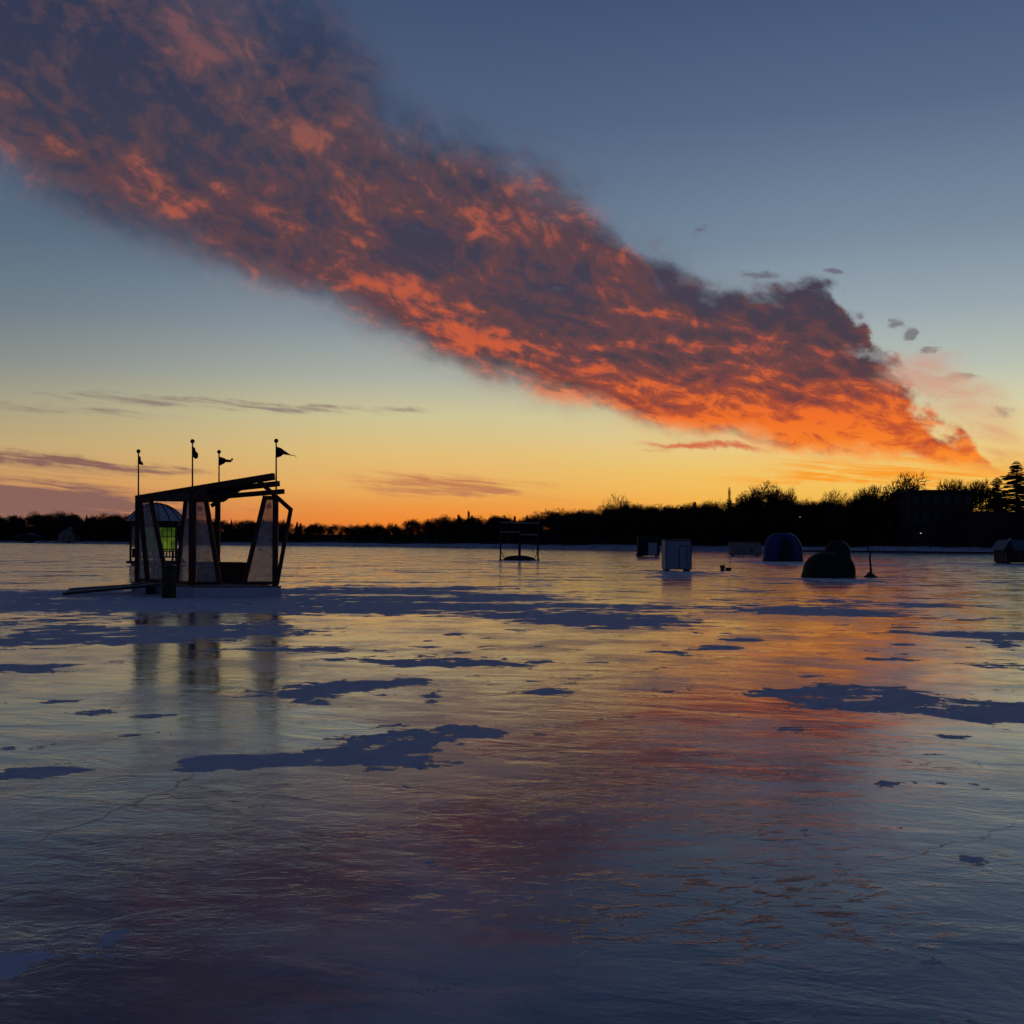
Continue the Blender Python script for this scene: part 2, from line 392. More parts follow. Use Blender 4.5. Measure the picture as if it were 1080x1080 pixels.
# ------------------------------------------------------------------ frozen lake
SNOW_ITEMS = []
CRUST_ITEMS = []
for px_, py_, hw_, hh_, w_ in [(650, 835, 140, 30, 1.0), (640, 810, 70, 14, .5), (505, 955, 70, 26, .9), (720, 960, 200, 46, .55), (930, 985, 200, 60, .6), (230, 870, 220, 50, .5), (150, 920, 160, 30, .4),
                               (830, 880, 60, 22, .8), (940, 800, 90, 20, .6), (420, 850, 160, 36, .6), (820, 930, 120, 24, .6), (620, 980, 60, 14, .7), (1000, 900, 120, 24, .5), (620, 770, 140, 14, .5), (330, 930, 60, 20, .4)]:
    c_ = G(px_, py_); CRUST_ITEMS.append((c_.x, (G(px_, py_ + hh_).y + G(px_, py_ - hh_).y) / 2, G(px_ + hw_, py_).x - c_.x, (G(px_, py_ - hh_).y - G(px_, py_ + hh_).y) / 2, w_))
def ice_material():
    m = bpy.data.materials.new('lake_ice'); m.use_nodes = True; nt = m.node_tree; E.nt = nt
    b = nt.nodes['Principled BSDF']
    geo = nt.nodes.new('ShaderNodeNewGeometry'); pos = E(geo.outputs['Position'])
    X, Y, Z = sep(pos)
    # frozen snow patches: photo places turned into metres on the lake
    pts = [  # px, py, half width px, half height px, weight
        (300, 801, 95, 8, 1.0), (395, 792, 80, 14, 1.15), (470, 774, 52, 8, 1.0), (230, 805, 50, 5, .8), (500, 770, 26, 4, .7),
        (870, 735, 80, 8, 1.1), (960, 744, 90, 10, 1.15), (1050, 750, 60, 9, 1.1), (900, 727, 60, 5, .7), (1150, 752, 120, 10, 1.0),
        (320, 731, 70, 6, 1.0), (390, 722, 60, 6, 1.0), (430, 716, 24, 3, .6), (480, 699, 86, 5, 1.05), (420, 698, 40, 3, .6),
        (60, 674, 110, 9, 1.1), (170, 668, 110, 8, 1.1), (260, 664, 60, 6, .8), (60, 662, 50, 3, .6), (280, 684, 60, 4, .8), (340, 686, 40, 3, .7),
        (60, 632, 220, 9, 1.2), (230, 632, 160, 10, 1.3), (390, 628, 120, 9, 1.2), (500, 634, 100, 7, .9), (-200, 640, 300, 12, 1.2), (440, 644, 100, 5, .8),
        (620, 655, 90, 8, 1.15), (570, 640, 80, 5, .8), (690, 655, 40, 3, .7), (680, 642, 60, 4, .6), (850, 645, 66, 5, 1.1), (905, 648, 40, 3, .8), (960, 637, 80, 3, .7),
        (60, 812, 66, 4, .9), (10, 818, 40, 4, .8), (190, 812, 30, 3, .5), (1040, 670, 66, 4, .9), (1060, 702, 40, 4, .8), (1090, 672, 80, 5, .9),
        (705, 688, 22, 3.5, .85), (30, 705, 40, 5, .8), (0, 704, 40, 4, .8), (776, 674, 20, 2.5, .7), (765, 668, 16, 2, .6), (1005, 706, 12, 2.5, .7), (958, 696, 14, 2.5, .6),
        (1025, 909, 14, 8, .85), (850, 876, 20, 7, .62), (115, 990, 22, 12, .62), (10, 1024, 30, 16, .8), (100, 1010, 60, 5, .45), (940, 826, 40, 8, .5), (640, 700, 30, 2.5, .5),
        (880, 612, 60, 3, .9), (715, 604, 40, 2.5, .8), (830, 594, 40, 2, .8), (550, 593, 50, 1.6, .7), (1060, 596, 60, 2, .7)]
    Rr = random.Random(77)
    for _ in range(70):
        yy = 592 + 190 * Rr.random() ** 1.5; k = (yy - 572) / 60.0
        pts.append((Rr.uniform(-40, 1120), yy, Rr.uniform(7, 30) * (0.6 + .3 * k), Rr.uniform(0.7, 1.6) * (0.6 + .8 * k), Rr.uniform(.5, .85)))
    items = []
    for px, py, hw, hh, w in pts:
        c = G(px, py); n = G(px, py + hh); f = G(px, py - hh); r = G(px + hw, py)
        items.append((c.x, (n.y + f.y) / 2, r.x - c.x, (f.y - n.y) / 2, w))
    at = nt.nodes.new('ShaderNodeAttribute'); at.attribute_name = 'snow_cover'
    F1 = E(at.outputs['Fac'])
    SNOW_ITEMS.extend(items)
    at2 = nt.nodes.new('ShaderNodeAttribute'); at2.attribute_name = 'crust'
    CR = E(at2.outputs['Fac'])
    n1 = noise(pos, 1.7, 11, 0.70)
    n1b = noise(mapping(pos, (7, 3, 0), 0, (1.3, 1, 1)), 0.27, 6, 0.6)
    far = ss(Y, 12, 26)
    n3 = noise(mapping(pos, (17, 5, 0), math.radians(4), (2.6, 1, 1)), 0.55, 7, 0.65)
    Fld = mn(F1, 0.92) + (n3 - 0.5) * lr(Y, 13, 28, 0.0, 2.8) + lr(Y, 15, 30, 0.0, 0.14) + (n1 - 0.5) * 3.9 + (n1b - 0.5) * lr(Y, 9, 24, 0.4, 3.0) - 0.04
    snow = ss(Fld, 0.50, 0.535)
    # thin old snow frozen into the ice: half tone
    n2 = noise(mapping(pos, (31, 12, 0), 0, (1, 1, 1)), 0.55, 8, 0.65)
    rime = ss(n2 + F1 * 0.10 + lr(Y, 14, 60, 0, 0.05), 0.46, 0.62)
    # relief
    calm = ss(noise(mapping(pos, (3, 44, 0), 0, (1, 1, 1)), 0.22, 4, 0.5), 0.40, 0.60)
    sv = mapping(pos, (0, 0, 0), math.radians(8), (1.5, 1.0, 1))
    h0 = noise(mapping(pos, (0, 0, 0), math.radians(-18), (2.2, 1, 1)), 2.4, 4, 0.5, 0.5) * 0.009
    h1 = noise(sv, 9.0, 4, 0.55, 0.6)
    h2 = noise(sv, 30.0, 3, 0.5)
    ridge = noise(sv, 5.0, 5, 0.6, 1.2)
    ridge = E.m('ABSOLUTE', ridge - 0.5)
    choppy = ss(noise(mapping(pos, (13, 4, 0), math.radians(20), (1.7, 1, 1)), 0.8, 5, 0.6), 0.52, 0.68)
    amp = calm * 0.30 + 0.14 + choppy * 0.55
    big = noise(mapping(pos, (0, 0, 0), 0, (1.6, 1, 1)), 0.45, 4, 0.55) * 0.012
    hgt = h0 + h1 * amp * 0.0020 + h2 * amp * 0.0010 - ridge * amp * 0.0075 + big + rime * 0.0012
    hs = noise(pos, 14.0, 5, 0.6) * 0.012
    hh = hgt * (1.0 - snow) + (hs + big) * snow + snow * lr(Y, 8, 30, 0.018, 0.0)
    cn = noise(mapping(pos, (2, 9, 0), math.radians(6), (2.4, 1, 1)), 15.0, 5, 0.60, 0.4)
    cm = ss(noise(mapping(pos, (21, 2, 0), math.radians(-14), (1.5, 1, 1)), 1.3, 5, 0.6) + CR * 0.18, 0.50, 0.70)
    rdg = ss(cn, 0.54, 0.70)
    fine = noise(mapping(pos, (4, 4, 0), math.radians(-5), (1.6, 1, 1)), 34.0, 4, 0.6, 0.3)
    hh = hh + (rdg * 0.0030 * cm * (0.15 + CR) + fine * 0.0012 * (0.35 + cm * 0.6)) * (1.0 - snow)
    # cracks
    def crack(p0, p1, wdt):
        a = G(*p0); c = G(*p1); dxy = (c - a); ln = dxy.length; dxy.normalize()
        wob = (noise(pos, 1.6, 5, 0.6) - 0.5) * 0.5
        dist = E.m('ABSOLUTE', (X - a.x) * (-dxy.y) + (Y - a.y) * dxy.x + wob)
        al = (X - a.x) * dxy.x + (Y - a.y) * dxy.y
        return ss(dist, wdt, wdt * 0.3) * ss(al, 0, 0.3) * ss(al, ln, ln - 0.3)
    ck = mx(mx(crack((0, 905), (215, 815), 0.010), crack((470, 742), (790, 690), 0.02)), crack((600, 1010), (1080, 868), 0.004))
    ck = ck * (1.0 - snow)
    hh = hh - ck * 0.006
    bn = nt.nodes.new('ShaderNodeBump'); bn.inputs['Distance'].default_value = 1.0
    bn.inputs['Strength'].default_value = 1.0
    E.put(bn.inputs['Height'], hh); nt.links.new(bn.outputs[0], b.inputs['Normal'])
    icec = mixc(rime, (0.055, 0.085, 0.135, 1), (0.17, 0.22, 0.30, 1))
    icec = mixc(ck * 0.7, icec, (0.02, 0.03, 0.05, 1))
    snowc = mixc(noise(pos, 3.0, 4, 0.6), (0.34, 0.37, 0.44, 1), (0.58, 0.60, 0.67, 1))
    E.put(b.inputs['Base Color'], mixc(snow, icec, snowc))
    rr = lr(noise(pos, 2.0, 5, 0.6), 0.3, 0.7, 0.06, 0.12) + rime * 0.15 * (1.0 - cm * 0.7)
    E.put(b.inputs['Roughness'], rr * (1.0 - snow) + snow * 0.85)
    E.put(b.inputs['Specular IOR Level'], 0.5 - snow * 0.42)
    b.inputs['IOR'].default_value = 1.70
    return m
M['ice'] = ice_material()
us = np.concatenate([[-40, -8, -3, -1.6], np.arange(-0.9, 0.9001, 0.006), [1.6, 3, 8, 40]])
ys = [-3500.0, -300.0, 1.6]
while ys[-1] < 4000: ys.append(ys[-1] * 1.014)
ys = np.array(ys); wy = np.maximum(np.abs(ys), 1.6)
GX = us[None, :] * wy[:, None]; GY = np.repeat(ys[:, None], len(us), 1)
field = np.zeros(GX.shape)
for a, b, c, d, w in SNOW_ITEMS: field += w * np.exp(-((GX - a) / c) ** 2 - ((GY - b) / d) ** 2)
nr, nc = GX.shape; me = bpy.data.meshes.new('frozen_lake')
idx = np.arange(nr * nc).reshape(nr, nc)
quads = np.stack([idx[:-1, :-1], idx[:-1, 1:], idx[1:, 1:], idx[1:, :-1]], -1).reshape(-1, 4)
me.vertices.add(nr * nc); me.vertices.foreach_set('co', np.stack([GX, GY, GX * 0], -1).ravel().astype(np.float32))
me.loops.add(quads.size); me.loops.foreach_set('vertex_index', quads.ravel().astype(np.int32)); me.polygons.add(len(quads))
me.polygons.foreach_set('loop_start', (np.arange(len(quads)) * 4).astype(np.int32)); me.polygons.foreach_set('loop_total', np.full(len(quads), 4, np.int32))
me.update(calc_edges=True); at_ = me.attributes.new('snow_cover', 'FLOAT', 'POINT'); at_.data.foreach_set('value', field.ravel().astype(np.float32))
cf = np.zeros(GX.shape)
for a, b, c, d, w in CRUST_ITEMS: cf += w * np.exp(-((GX - a) / c) ** 2 - ((GY - b) / d) ** 2)
at_ = me.attributes.new('crust', 'FLOAT', 'POINT'); at_.data.foreach_set('value', cf.ravel().astype(np.float32))
me.materials.append(M['ice']); lake = bpy.data.objects.new('frozen_lake', me); COL.objects.link(lake); struct(lake)

# ------------------------------------------------------------------ far shore
random.seed(5); rng = np.random.default_rng(11)
PROF = [(-400, 546), (-100, 545), (0, 546), (50, 544), (100, 544), (130, 545), (200, 549), (300, 553), (330, 556), (360, 556), (390, 556), (420, 554), (450, 550), (480, 546), (530, 545), (560, 545), (590, 540), (620, 539),
        (650, 533), (680, 533), (720, 531), (760, 531), (800, 529), (840, 526), (880, 527), (920, 526), (950, 529), (1000, 531), (1040, 528), (1080, 525), (1500, 500)]
def prof(px):
    for (a, ya), (b, yb) in zip(PROF, PROF[1:]):
        if a <= px <= b: return ya + (yb - ya) * (px - a) / (b - a)
    return PROF[0][1] if px < PROF[0][0] else PROF[-1][1]
def hill_h(px, back):      # ground height, back = metres behind the waterline
    d = shore_d(px)
    top = H + ray(px, prof(px))[1] * d
    bank = 1.0 * min(1, max(0, back) / 4.0) + 0.8 * min(1, max(0, back - 4) / 14.0)
    r = min(1, max(0, (back - 16) / 45.0)); r = r * r * (3 - 2 * r)
    return bank - 0.1 + r * max(0.5, top * 0.62 - 1.5)
def shore_pt(px, back):
    d = shore_d(px) + back
    x, _ = ray(px, 573)
    return x * d, d
pxs = list(range(-520, -200, 40)) + list(range(-200, 1500, 8))
def strip(name, backs, m):
    mb = MB(); vs = []; fs = []
    for px in pxs:
        for k, bk in enumerate(backs):
            x, y = shore_pt(px, bk); z = hill_h(px, bk) + (math.sin(px * .13 + bk) * 0.12 + math.sin(px * 0.041) * 0.15 if bk > 0 else -0.3)
            vs.append((x, y, z))
    n = len(backs)
    for i in range(len(pxs) - 1):
        for k in range(n - 1): fs.append((i * n + k, (i + 1) * n + k, (i + 1) * n + k + 1, i * n + k + 1))
    mb.add(vs, fs); return struct(mb.build(name, m, smooth=True))
strip('snowy_bank', [0, 1, 2, 3, 4, 8, 13], M['snow'])
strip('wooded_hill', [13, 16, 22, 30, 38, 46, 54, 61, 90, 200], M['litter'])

# ---- trees
def perp(d):
    u = Vector((0, 0, 1)) if abs(d.z) < 0.9 else Vector((1, 0, 0))
    x = d.cross(u).normalized(); return x, x.cross(d)
def bare_tree(seed, h=10.0, spread=0.55, levels=5, dense=1.0, trunkfrac=0.28, lean=0.0, gnarl=0.25, twig=0.035):
    R = random.Random(seed); tr = MB(); cr = MB()
    def seg(mbx, a, b, r0, r1, n):
        if r0 < 0.03:
            d = (b - a).normalized(); x, y = perp(d); th = R.uniform(0, PI); w = x * math.cos(th) + y * math.sin(th)
            mbx.add([a - w * r0, a + w * r0, b + w * r1, b - w * r1], [(0, 1, 2, 3)])
        else: mbx.tube([a, b], [r0, r1], n)
    def grow(a, d, ln, r, lev):
        nseg = 3 if lev < 3 else 2; p = a; dd = d.copy(); mbx = tr if lev == 0 else cr; kids = []
        for i in range(nseg):
            g = gnarl * (0.4 if lev == 0 else 1)
            dd = (dd + Vector((R.uniform(-g, g), R.uniform(-g, g), R.uniform(-g * .5, g * .8)))).normalized()
            q = p + dd * ln / nseg; r1 = r * (0.86 if lev < 2 else 0.75)
            seg(mbx, p, q, r, r1, 6 if lev == 0 else 4 if lev < 3 else 3)
            p = q; r = r1; kids.append((p.copy(), dd.copy(), r))
        if lev >= levels: return
        nk = (5 if lev == 0 else 5 if lev < 3 else 4); nk = max(2, int(nk * dense))
        for k in range(nk):
            kp, kd, kr = kids[-1] if (lev == 0 or k < 2) else R.choice(kids)
            x, y = perp(kd); th = 2 * PI * (k + R.random() * .7) / nk
            sp = spread * R.uniform(0.5, 1.45) * (1.15 if lev == 0 else 1)
            nd = (kd * math.cos(sp) + (x * math.cos(th) + y * math.sin(th)) * math.sin(sp) + Vector((lean, 0, 0.10))).normalized()
            grow(kp, nd, ln * R.uniform(0.62, 0.86) * (1.25 if lev == 0 else 1), max(kr * 0.62, twig * 0.6), lev + 1)
    grow(Vector((0, 0, -0.6)), Vector((lean * .3, 0, 1)).normalized(), h * trunkfrac, h * 0.022, 0)
    zt = max(v[2] for v in cr.v)
    k = h / zt
    for mbx in (tr, cr): mbx.v = [(a * k, b * k, c * k) for a, b, c in mbx.v]
    return tr, cr
def conifer(seed, h=12.0, w=0.22, rag=0.3, nd=1.0):
    R = random.Random(seed); tr = MB(); cr = MB()
    tr.tube([(0, 0, -0.6), (0, 0, h * .5), (0, 0, h * 0.97)], [h * .016, h * .010, 0.02], 6)
    z = h * 0.10
    while z < h * 0.99:
        f = (z / h); L0 = h * w * (1 - f) ** 0.8 * (1 + rag * math.sin(z * 2.1 + seed)) + 0.12
        for k in range(9):
            th = R.uniform(0, 2 * PI); L1 = L0 * R.uniform(0.55, 1.15); dz = -L1 * R.uniform(0.10, 0.45) + L1 * 0.12
            tip = Vector((math.cos(th) * L1, math.sin(th) * L1, z + dz)); base = Vector((0, 0, z)); d = tip - base
            side = Vector((-math.sin(th), math.cos(th), 0))
            cr.add([base - side * .02, base + side * .02, tip + side * .01, tip - side * .01], [(0, 1, 2, 3)])
            nn = max(4, int(L1 * 8 * nd))
            for j in range(nn):
                s = (j + R.random()) / nn; c = base + d * s; ww = (0.16 + 0.42 * (1 - s * .7) * min(1, L1))
                for sg in (-1, 1):
                    e = c + side * sg * ww * R.uniform(.7, 1.3) + d.normalized() * ww * 0.6 + Vector((0, 0, -R.uniform(0.02, 0.22)))
                    cr.add([c + Vector((0, 0, .10)), c - Vector((0, 0, .10)), e], [(0, 1, 2)])
        z += 0.020 * h + 0.05
    return tr, cr
def cloud_bush(seed, h=8.0, w=4.0, n=1500):
    R = random.Random(seed); cr = MB(); lobes = [(R.uniform(-w * .3, w * .3), R.uniform(-w * .3, w * .3), h * R.uniform(.35, .78), w * R.uniform(.22, .42)) for _ in range(9)]
    for _ in range(n):
        a, b, c, r = R.choice(lobes); th = R.uniform(0, 2 * PI); ph = math.acos(R.uniform(-1, 1)); rr = r * R.random() ** 0.4
        p = Vector((a + rr * math.sin(ph) * math.cos(th), b + rr * math.sin(ph) * math.sin(th), c + rr * math.cos(ph)))
        q = [p + Vector((R.uniform(-.2, .2), R.uniform(-.2, .2), R.uniform(-.2, .2))) for _ in range(3)]
        cr.add(q, [(0, 1, 2)])
    tr = MB().tube([(0, 0, -0.6), (0.1, 0, h * .3), (0, .1, h * .6)], [h * .02, h * .016, .04], 6)
    return tr, cr

protos = [bare_tree(1, 10, .50, 5, 1.0), bare_tree(2, 10, .62, 5, 1.0, .24), bare_tree(3, 10, .42, 5, .85, .33), bare_tree(4, 10, .55, 5, 1.0, .2, .05), bare_tree(9, 10, .7, 5, 1.0, .22), conifer(6, 10, .2), cloud_bush(7, 10, 5.5, 1400), bare_tree(10, 10, .6, 5, 1.0, .14, 0, .3)]
def arrays(mbs):
    vs = []; fl = []; base = 0
    for m_ in mbs:
        vs += m_.v; fl += [[i + base for i in f] for f in m_.f]; base += len(m_.v)
    return np.array(vs), np.array([len(f) for f in fl]), np.array([i for f in fl for i in f])
PA = [arrays(p) for p in protos]
allv = []; alln = []; alli = []; base = 0
def drop_tree(k, x, y, z, s, sx, rz):
    global base
    v, n, i = PA[k]; c, sn = math.cos(rz), math.sin(rz)
    w = np.stack([(v[:, 0] * c - v[:, 1] * sn) * sx + x, (v[:, 0] * sn + v[:, 1] * c) * sx + y, v[:, 2] * s + z], 1)
    allv.append(w); alln.append(n); alli.append(i + base); base += len(v)
px = -330.0
while px < 1420:
    d = shore_d(px)
    for row in range(4):
        q = px + random.uniform(-6, 6); bk = (15, 26, 40, 56)[row] + random.uniform(-5, 5)
        dd = shore_d(q) + bk; gz = hill_h(q, bk)
        x, _ = ray(q, 573)
        top = H + ray(q, prof(q) + random.triangular(-8, 5, -3.5) + (2 if row < 2 else 0))[1] * dd
        if row == 0: top = gz + (top - gz) * random.uniform(.45, .95)
        hgt = max(2.5, top - gz)
        k = random.choice([0, 1, 2, 3, 4, 7, 7, 6, 0, 1, 4, 5] if row > 0 else [0, 1, 4, 6, 7, 7])
        if 950 < q < 1110:
            if row < 2: continue
            hgt = max(2.0, hgt - (.034 if 944 < q < 1038 else .012) * dd)
        s = hgt / 10.0; drop_tree(k, x * dd, dd, gz - .3, s, s * random.uniform(.85, 1.2), random.uniform(0, 6.28))
    px += max(4.5, 3.0 * F / d * 0.62)
V_ = np.concatenate(allv); N_ = np.concatenate(alln); I_ = np.concatenate(alli)
me = bpy.data.meshes.new('woodland'); me.vertices.add(len(V_)); me.vertices.foreach_set('co', V_.ravel().astype(np.float32))
me.loops.add(len(I_)); me.loops.foreach_set('vertex_index', I_.astype(np.int32)); me.polygons.add(len(N_))
st = np.concatenate([[0], np.cumsum(N_)[:-1]]); me.polygons.foreach_set('loop_start', st.astype(np.int32)); me.polygons.foreach_set('loop_total', N_.astype(np.int32))
me.update(calc_edges=True); me.materials.append(M['bark'])
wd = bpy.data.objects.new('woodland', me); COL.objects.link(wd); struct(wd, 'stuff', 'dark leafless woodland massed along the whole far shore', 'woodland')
print('woodland faces', len(N_))

def lone(name, label, cat, px, ytop, wpx, gen, back=20, group=None, leaf=None, px0=None):
    x, y = shore_pt(px, back); z = hill_h(px, back) - 0.2
    top = H + ray(px, ytop)[1] * y; h = top - z
    tr, cr = gen(h)
    xs = sorted(v[0] for v in cr.v); span = xs[int(len(xs) * .985)] - xs[int(len(xs) * .015)]
    k = (wpx / F * y) / span
    for mbx in (tr, cr): mbx.v = [(a * k + x, b * k + y, c + z) for a, b, c in mbx.v]
    t_ = thing(name, label, cat, (x, y, z), group)
    tr.build('trunk', M['bark'], t_); cr.build('crown', leaf or M['bark'], t_)
    return t_
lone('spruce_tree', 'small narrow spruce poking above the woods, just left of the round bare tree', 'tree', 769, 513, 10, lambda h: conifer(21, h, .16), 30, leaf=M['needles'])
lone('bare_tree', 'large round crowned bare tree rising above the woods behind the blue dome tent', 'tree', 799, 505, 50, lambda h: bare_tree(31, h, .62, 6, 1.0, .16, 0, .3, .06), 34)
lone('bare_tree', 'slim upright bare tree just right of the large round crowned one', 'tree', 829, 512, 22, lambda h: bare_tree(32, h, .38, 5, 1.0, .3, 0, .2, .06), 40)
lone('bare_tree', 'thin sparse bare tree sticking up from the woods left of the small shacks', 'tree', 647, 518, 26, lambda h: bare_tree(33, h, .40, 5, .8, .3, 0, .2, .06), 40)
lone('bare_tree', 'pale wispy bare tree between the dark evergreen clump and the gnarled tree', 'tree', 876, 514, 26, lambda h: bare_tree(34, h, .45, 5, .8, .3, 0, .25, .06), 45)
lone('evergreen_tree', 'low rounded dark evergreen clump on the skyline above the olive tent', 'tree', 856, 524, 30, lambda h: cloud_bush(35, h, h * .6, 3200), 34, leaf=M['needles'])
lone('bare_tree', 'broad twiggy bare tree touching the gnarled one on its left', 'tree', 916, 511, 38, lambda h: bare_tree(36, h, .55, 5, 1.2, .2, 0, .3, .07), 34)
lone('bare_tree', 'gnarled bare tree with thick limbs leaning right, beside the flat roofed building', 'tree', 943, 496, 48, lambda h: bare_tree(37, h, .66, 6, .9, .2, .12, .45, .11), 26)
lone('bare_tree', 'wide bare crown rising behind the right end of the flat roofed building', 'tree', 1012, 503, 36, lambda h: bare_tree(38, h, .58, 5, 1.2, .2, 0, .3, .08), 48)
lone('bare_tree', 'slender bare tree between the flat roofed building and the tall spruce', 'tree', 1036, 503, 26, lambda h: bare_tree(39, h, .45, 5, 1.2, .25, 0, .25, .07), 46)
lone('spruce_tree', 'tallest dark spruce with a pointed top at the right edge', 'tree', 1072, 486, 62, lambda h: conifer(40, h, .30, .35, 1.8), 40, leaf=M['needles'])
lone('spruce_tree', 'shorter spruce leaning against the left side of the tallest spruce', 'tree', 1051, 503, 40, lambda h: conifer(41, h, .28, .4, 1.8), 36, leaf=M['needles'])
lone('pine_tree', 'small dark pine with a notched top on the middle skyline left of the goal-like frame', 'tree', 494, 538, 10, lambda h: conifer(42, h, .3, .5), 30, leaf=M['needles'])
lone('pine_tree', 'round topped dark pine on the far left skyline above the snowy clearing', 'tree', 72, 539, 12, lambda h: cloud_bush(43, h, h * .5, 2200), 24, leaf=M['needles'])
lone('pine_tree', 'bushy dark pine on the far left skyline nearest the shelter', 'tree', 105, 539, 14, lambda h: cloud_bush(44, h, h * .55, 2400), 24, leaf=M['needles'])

# ---- buildings on the shore
def building(name, label, px0, px1, ytop, back, depth, rows, cols, m, winm, parapet=True, hump=None):
    x0, y0 = shore_pt(px0, back); x1, y1 = shore_pt(px1, back); y1 = y0; x1 = ray(px1, 573)[0] * y0
    ztop = H + ray((px0 + px1) / 2, ytop)[1] * y0; zb = hill_h((px0 + px1) / 2, back) - 0.8
    t_ = thing(name, label, 'building', ((x0 + x1) / 2, y0 + depth / 2, zb))
    cx = (x0 + x1) / 2; w = x1 - x0
    MB().box((cx, y0 + depth / 2, (ztop + zb) / 2), (w, depth, ztop - zb)).build('wall', m, t_)
    r = MB().box((cx, y0 + depth / 2, ztop + .15), (w + .6, depth + .6, .3))
    ro = r.build('roof', M['trim'], t_)
    if hump:
        hx = ray(hump, 573)[0] * y0
        MB().box((hx, y0 + depth / 2, ztop + .48), (w * .28, depth * .4, .36)).build('vent', M['trim'], ro)
    hh = (ztop - zb - 1.0) / rows
    for r_ in range(rows):
        for c in range(cols):
            wx = x0 + w * (c + .5) / cols; wz = zb + 1.2 + hh * (r_ + .5); ww = w / cols * .62; wh = hh * .5
            f = MB()
            for a, b_ in (((-1, -1), (1, -1)), ((-1, 1), (1, 1)), ((-1, -1), (-1, 1)), ((1, -1), (1, 1)), ((0, -1), (0, 1))):
                f.bar((wx + a[0] * ww / 2, y0 - .05, wz + a[1] * wh / 2), (wx + b_[0] * ww / 2, y0 - .05, wz + b_[1] * wh / 2), .09, .1)
            fo = f.build('window', M['trim'], t_)
            MB().box((wx, y0 - .02, wz), (ww, .05, wh)).build('pane', winm, fo)
    return t_
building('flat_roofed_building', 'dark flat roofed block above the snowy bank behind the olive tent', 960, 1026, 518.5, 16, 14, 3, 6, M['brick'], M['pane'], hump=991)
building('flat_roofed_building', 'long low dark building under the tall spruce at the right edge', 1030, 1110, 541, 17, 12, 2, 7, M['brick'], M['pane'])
def house(name, label, px, ybase_back, w, hwall, hroof, m, rm):
    x, y = shore_pt(px, ybase_back); z = hill_h(px, ybase_back) - .3
    t_ = thing(name, label, 'house', (x, y, z))
    wl = MB(); hw = w / 2; dp = w * .4
    prof_ = [(-hw, 0), (hw, 0), (hw, hwall), (0, hwall + hroof), (-hw, hwall)]
    vs = [(x + a, y - dp, z + b) for a, b in prof_] + [(x + a, y + dp, z + b) for a, b in prof_]
    wl.add(vs, [(0, 1, 2, 3, 4), (9, 8, 7, 6, 5), (0, 5, 6, 1), (1, 6, 7, 2), (4, 3, 8, 9), (3, 2, 7, 8), (0, 4, 9, 5)])
    wl.build('wall', m, t_)
    r = MB()
    for s in (-1, 1):
        a = Vector((x, 0, z + hwall + hroof + .05)); b = Vector((x + s * (hw + .5), 0, z + hwall - .25))
        p = [Vector((a.x, y - dp - .5, a.z)), Vector((b.x, y - dp - .5, b.z)), Vector((b.x, y + dp + .5, b.z)), Vector((a.x, y + dp + .5, a.z))]
        r.slab(p if s < 0 else p[::-1], .25)
    ro = r.build('roof', rm, t_)
    MB().box((x + hw * .5, y, z + hwall + hroof * .7), (.7, .7, hroof)).build('chimney', M['brick'], ro)
    for c in (-.5, 0.05, .55):
        fo = MB().box((x + hw * c, y - dp - .06, z + hwall * .55), (1.5, .08, 1.5)).build('window', M['trim'], t_)
        MB().box((x + hw * c, y - dp - .12, z + hwall * .55), (1.2, .06, 1.2)).build('pane', M['pane'], fo)
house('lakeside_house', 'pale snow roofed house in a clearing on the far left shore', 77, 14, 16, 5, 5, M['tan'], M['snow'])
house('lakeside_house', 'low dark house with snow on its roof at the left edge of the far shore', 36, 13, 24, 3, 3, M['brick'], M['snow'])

# raised dark strip standing in for the shaded ice edge, fence posts and lamps
def edge_strip():
    t_ = MB()
    for a in range(820, 1300, 10):
        x0, y0 = shore_pt(a, -.6); x1, y1 = shore_pt(a + 10, -.6)
        t_.slab([(x0, y0, -.1), (x1, y1, -.1), (x1, y1, .38), (x0, y0, .38)], .35)
    o = t_.build('shaded_edge_strip', M['brick']); o['label'] = 'low dark strip added for the shaded edge at the foot of the snowy bank on the right'; o['category'] = 'wall'
edge_strip()
def fence(px0, px1, back, label):
    x, y = shore_pt((px0 + px1) / 2, back)
    t_ = thing('post_fence', label, 'fence', (x, y, hill_h((px0 + px1) / 2, back))); pts_ = []
    n = 9
    for k in range(n):
        a = px0 + (px1 - px0) * k / (n - 1); x, y = shore_pt(a, back); z = hill_h(a, back) - .2
        MB().box((x, y, z + .75), (.16, .16, 1.5), 0, .85).build('post', M['darkwood'], t_); pts_.append((x, y, z))
    for h_ in (.7, 1.3):
        r = MB()
        for p, q in zip(pts_, pts_[1:]): r.bar((p[0], p[1] - .12, p[2] + h_), (q[0], q[1] - .12, q[2] + h_), .05, .12)
        r.build('rail', M['darkwood'], t_)
fence(940, 1050, 6, 'dark post and rail fence on the snowy bank below the flat roofed building')
def street_lamp(px, py, back, label):
    x, y = shore_pt(px, back); z = hill_h(px, back) - .1; zt = H + ray(px, py)[1] * y
    t_ = thing('street_lamp', label, 'street lamp', (x, y, z))
    MB().tube([(x, y, z), (x, y, zt + .1), (x - .1, y - .4, zt + .35), (x - .1, y - .8, zt + .3)], [.09, .06, .05, .05], 6).build('pole', M['steel'], t_)
    hd = MB().box((x - .1, y - .95, zt + .25), (.4, .5, .14), 0, .7).build('lamp_head', M['steel'], t_)
    MB().sphere((x - .1, y - .95, zt + .13), .15, 8, (1, 1, .6)).build('bulb', M['lamp'], hd)
street_lamp(970, 563, 8, 'small lit lamp below the flat roofed building')
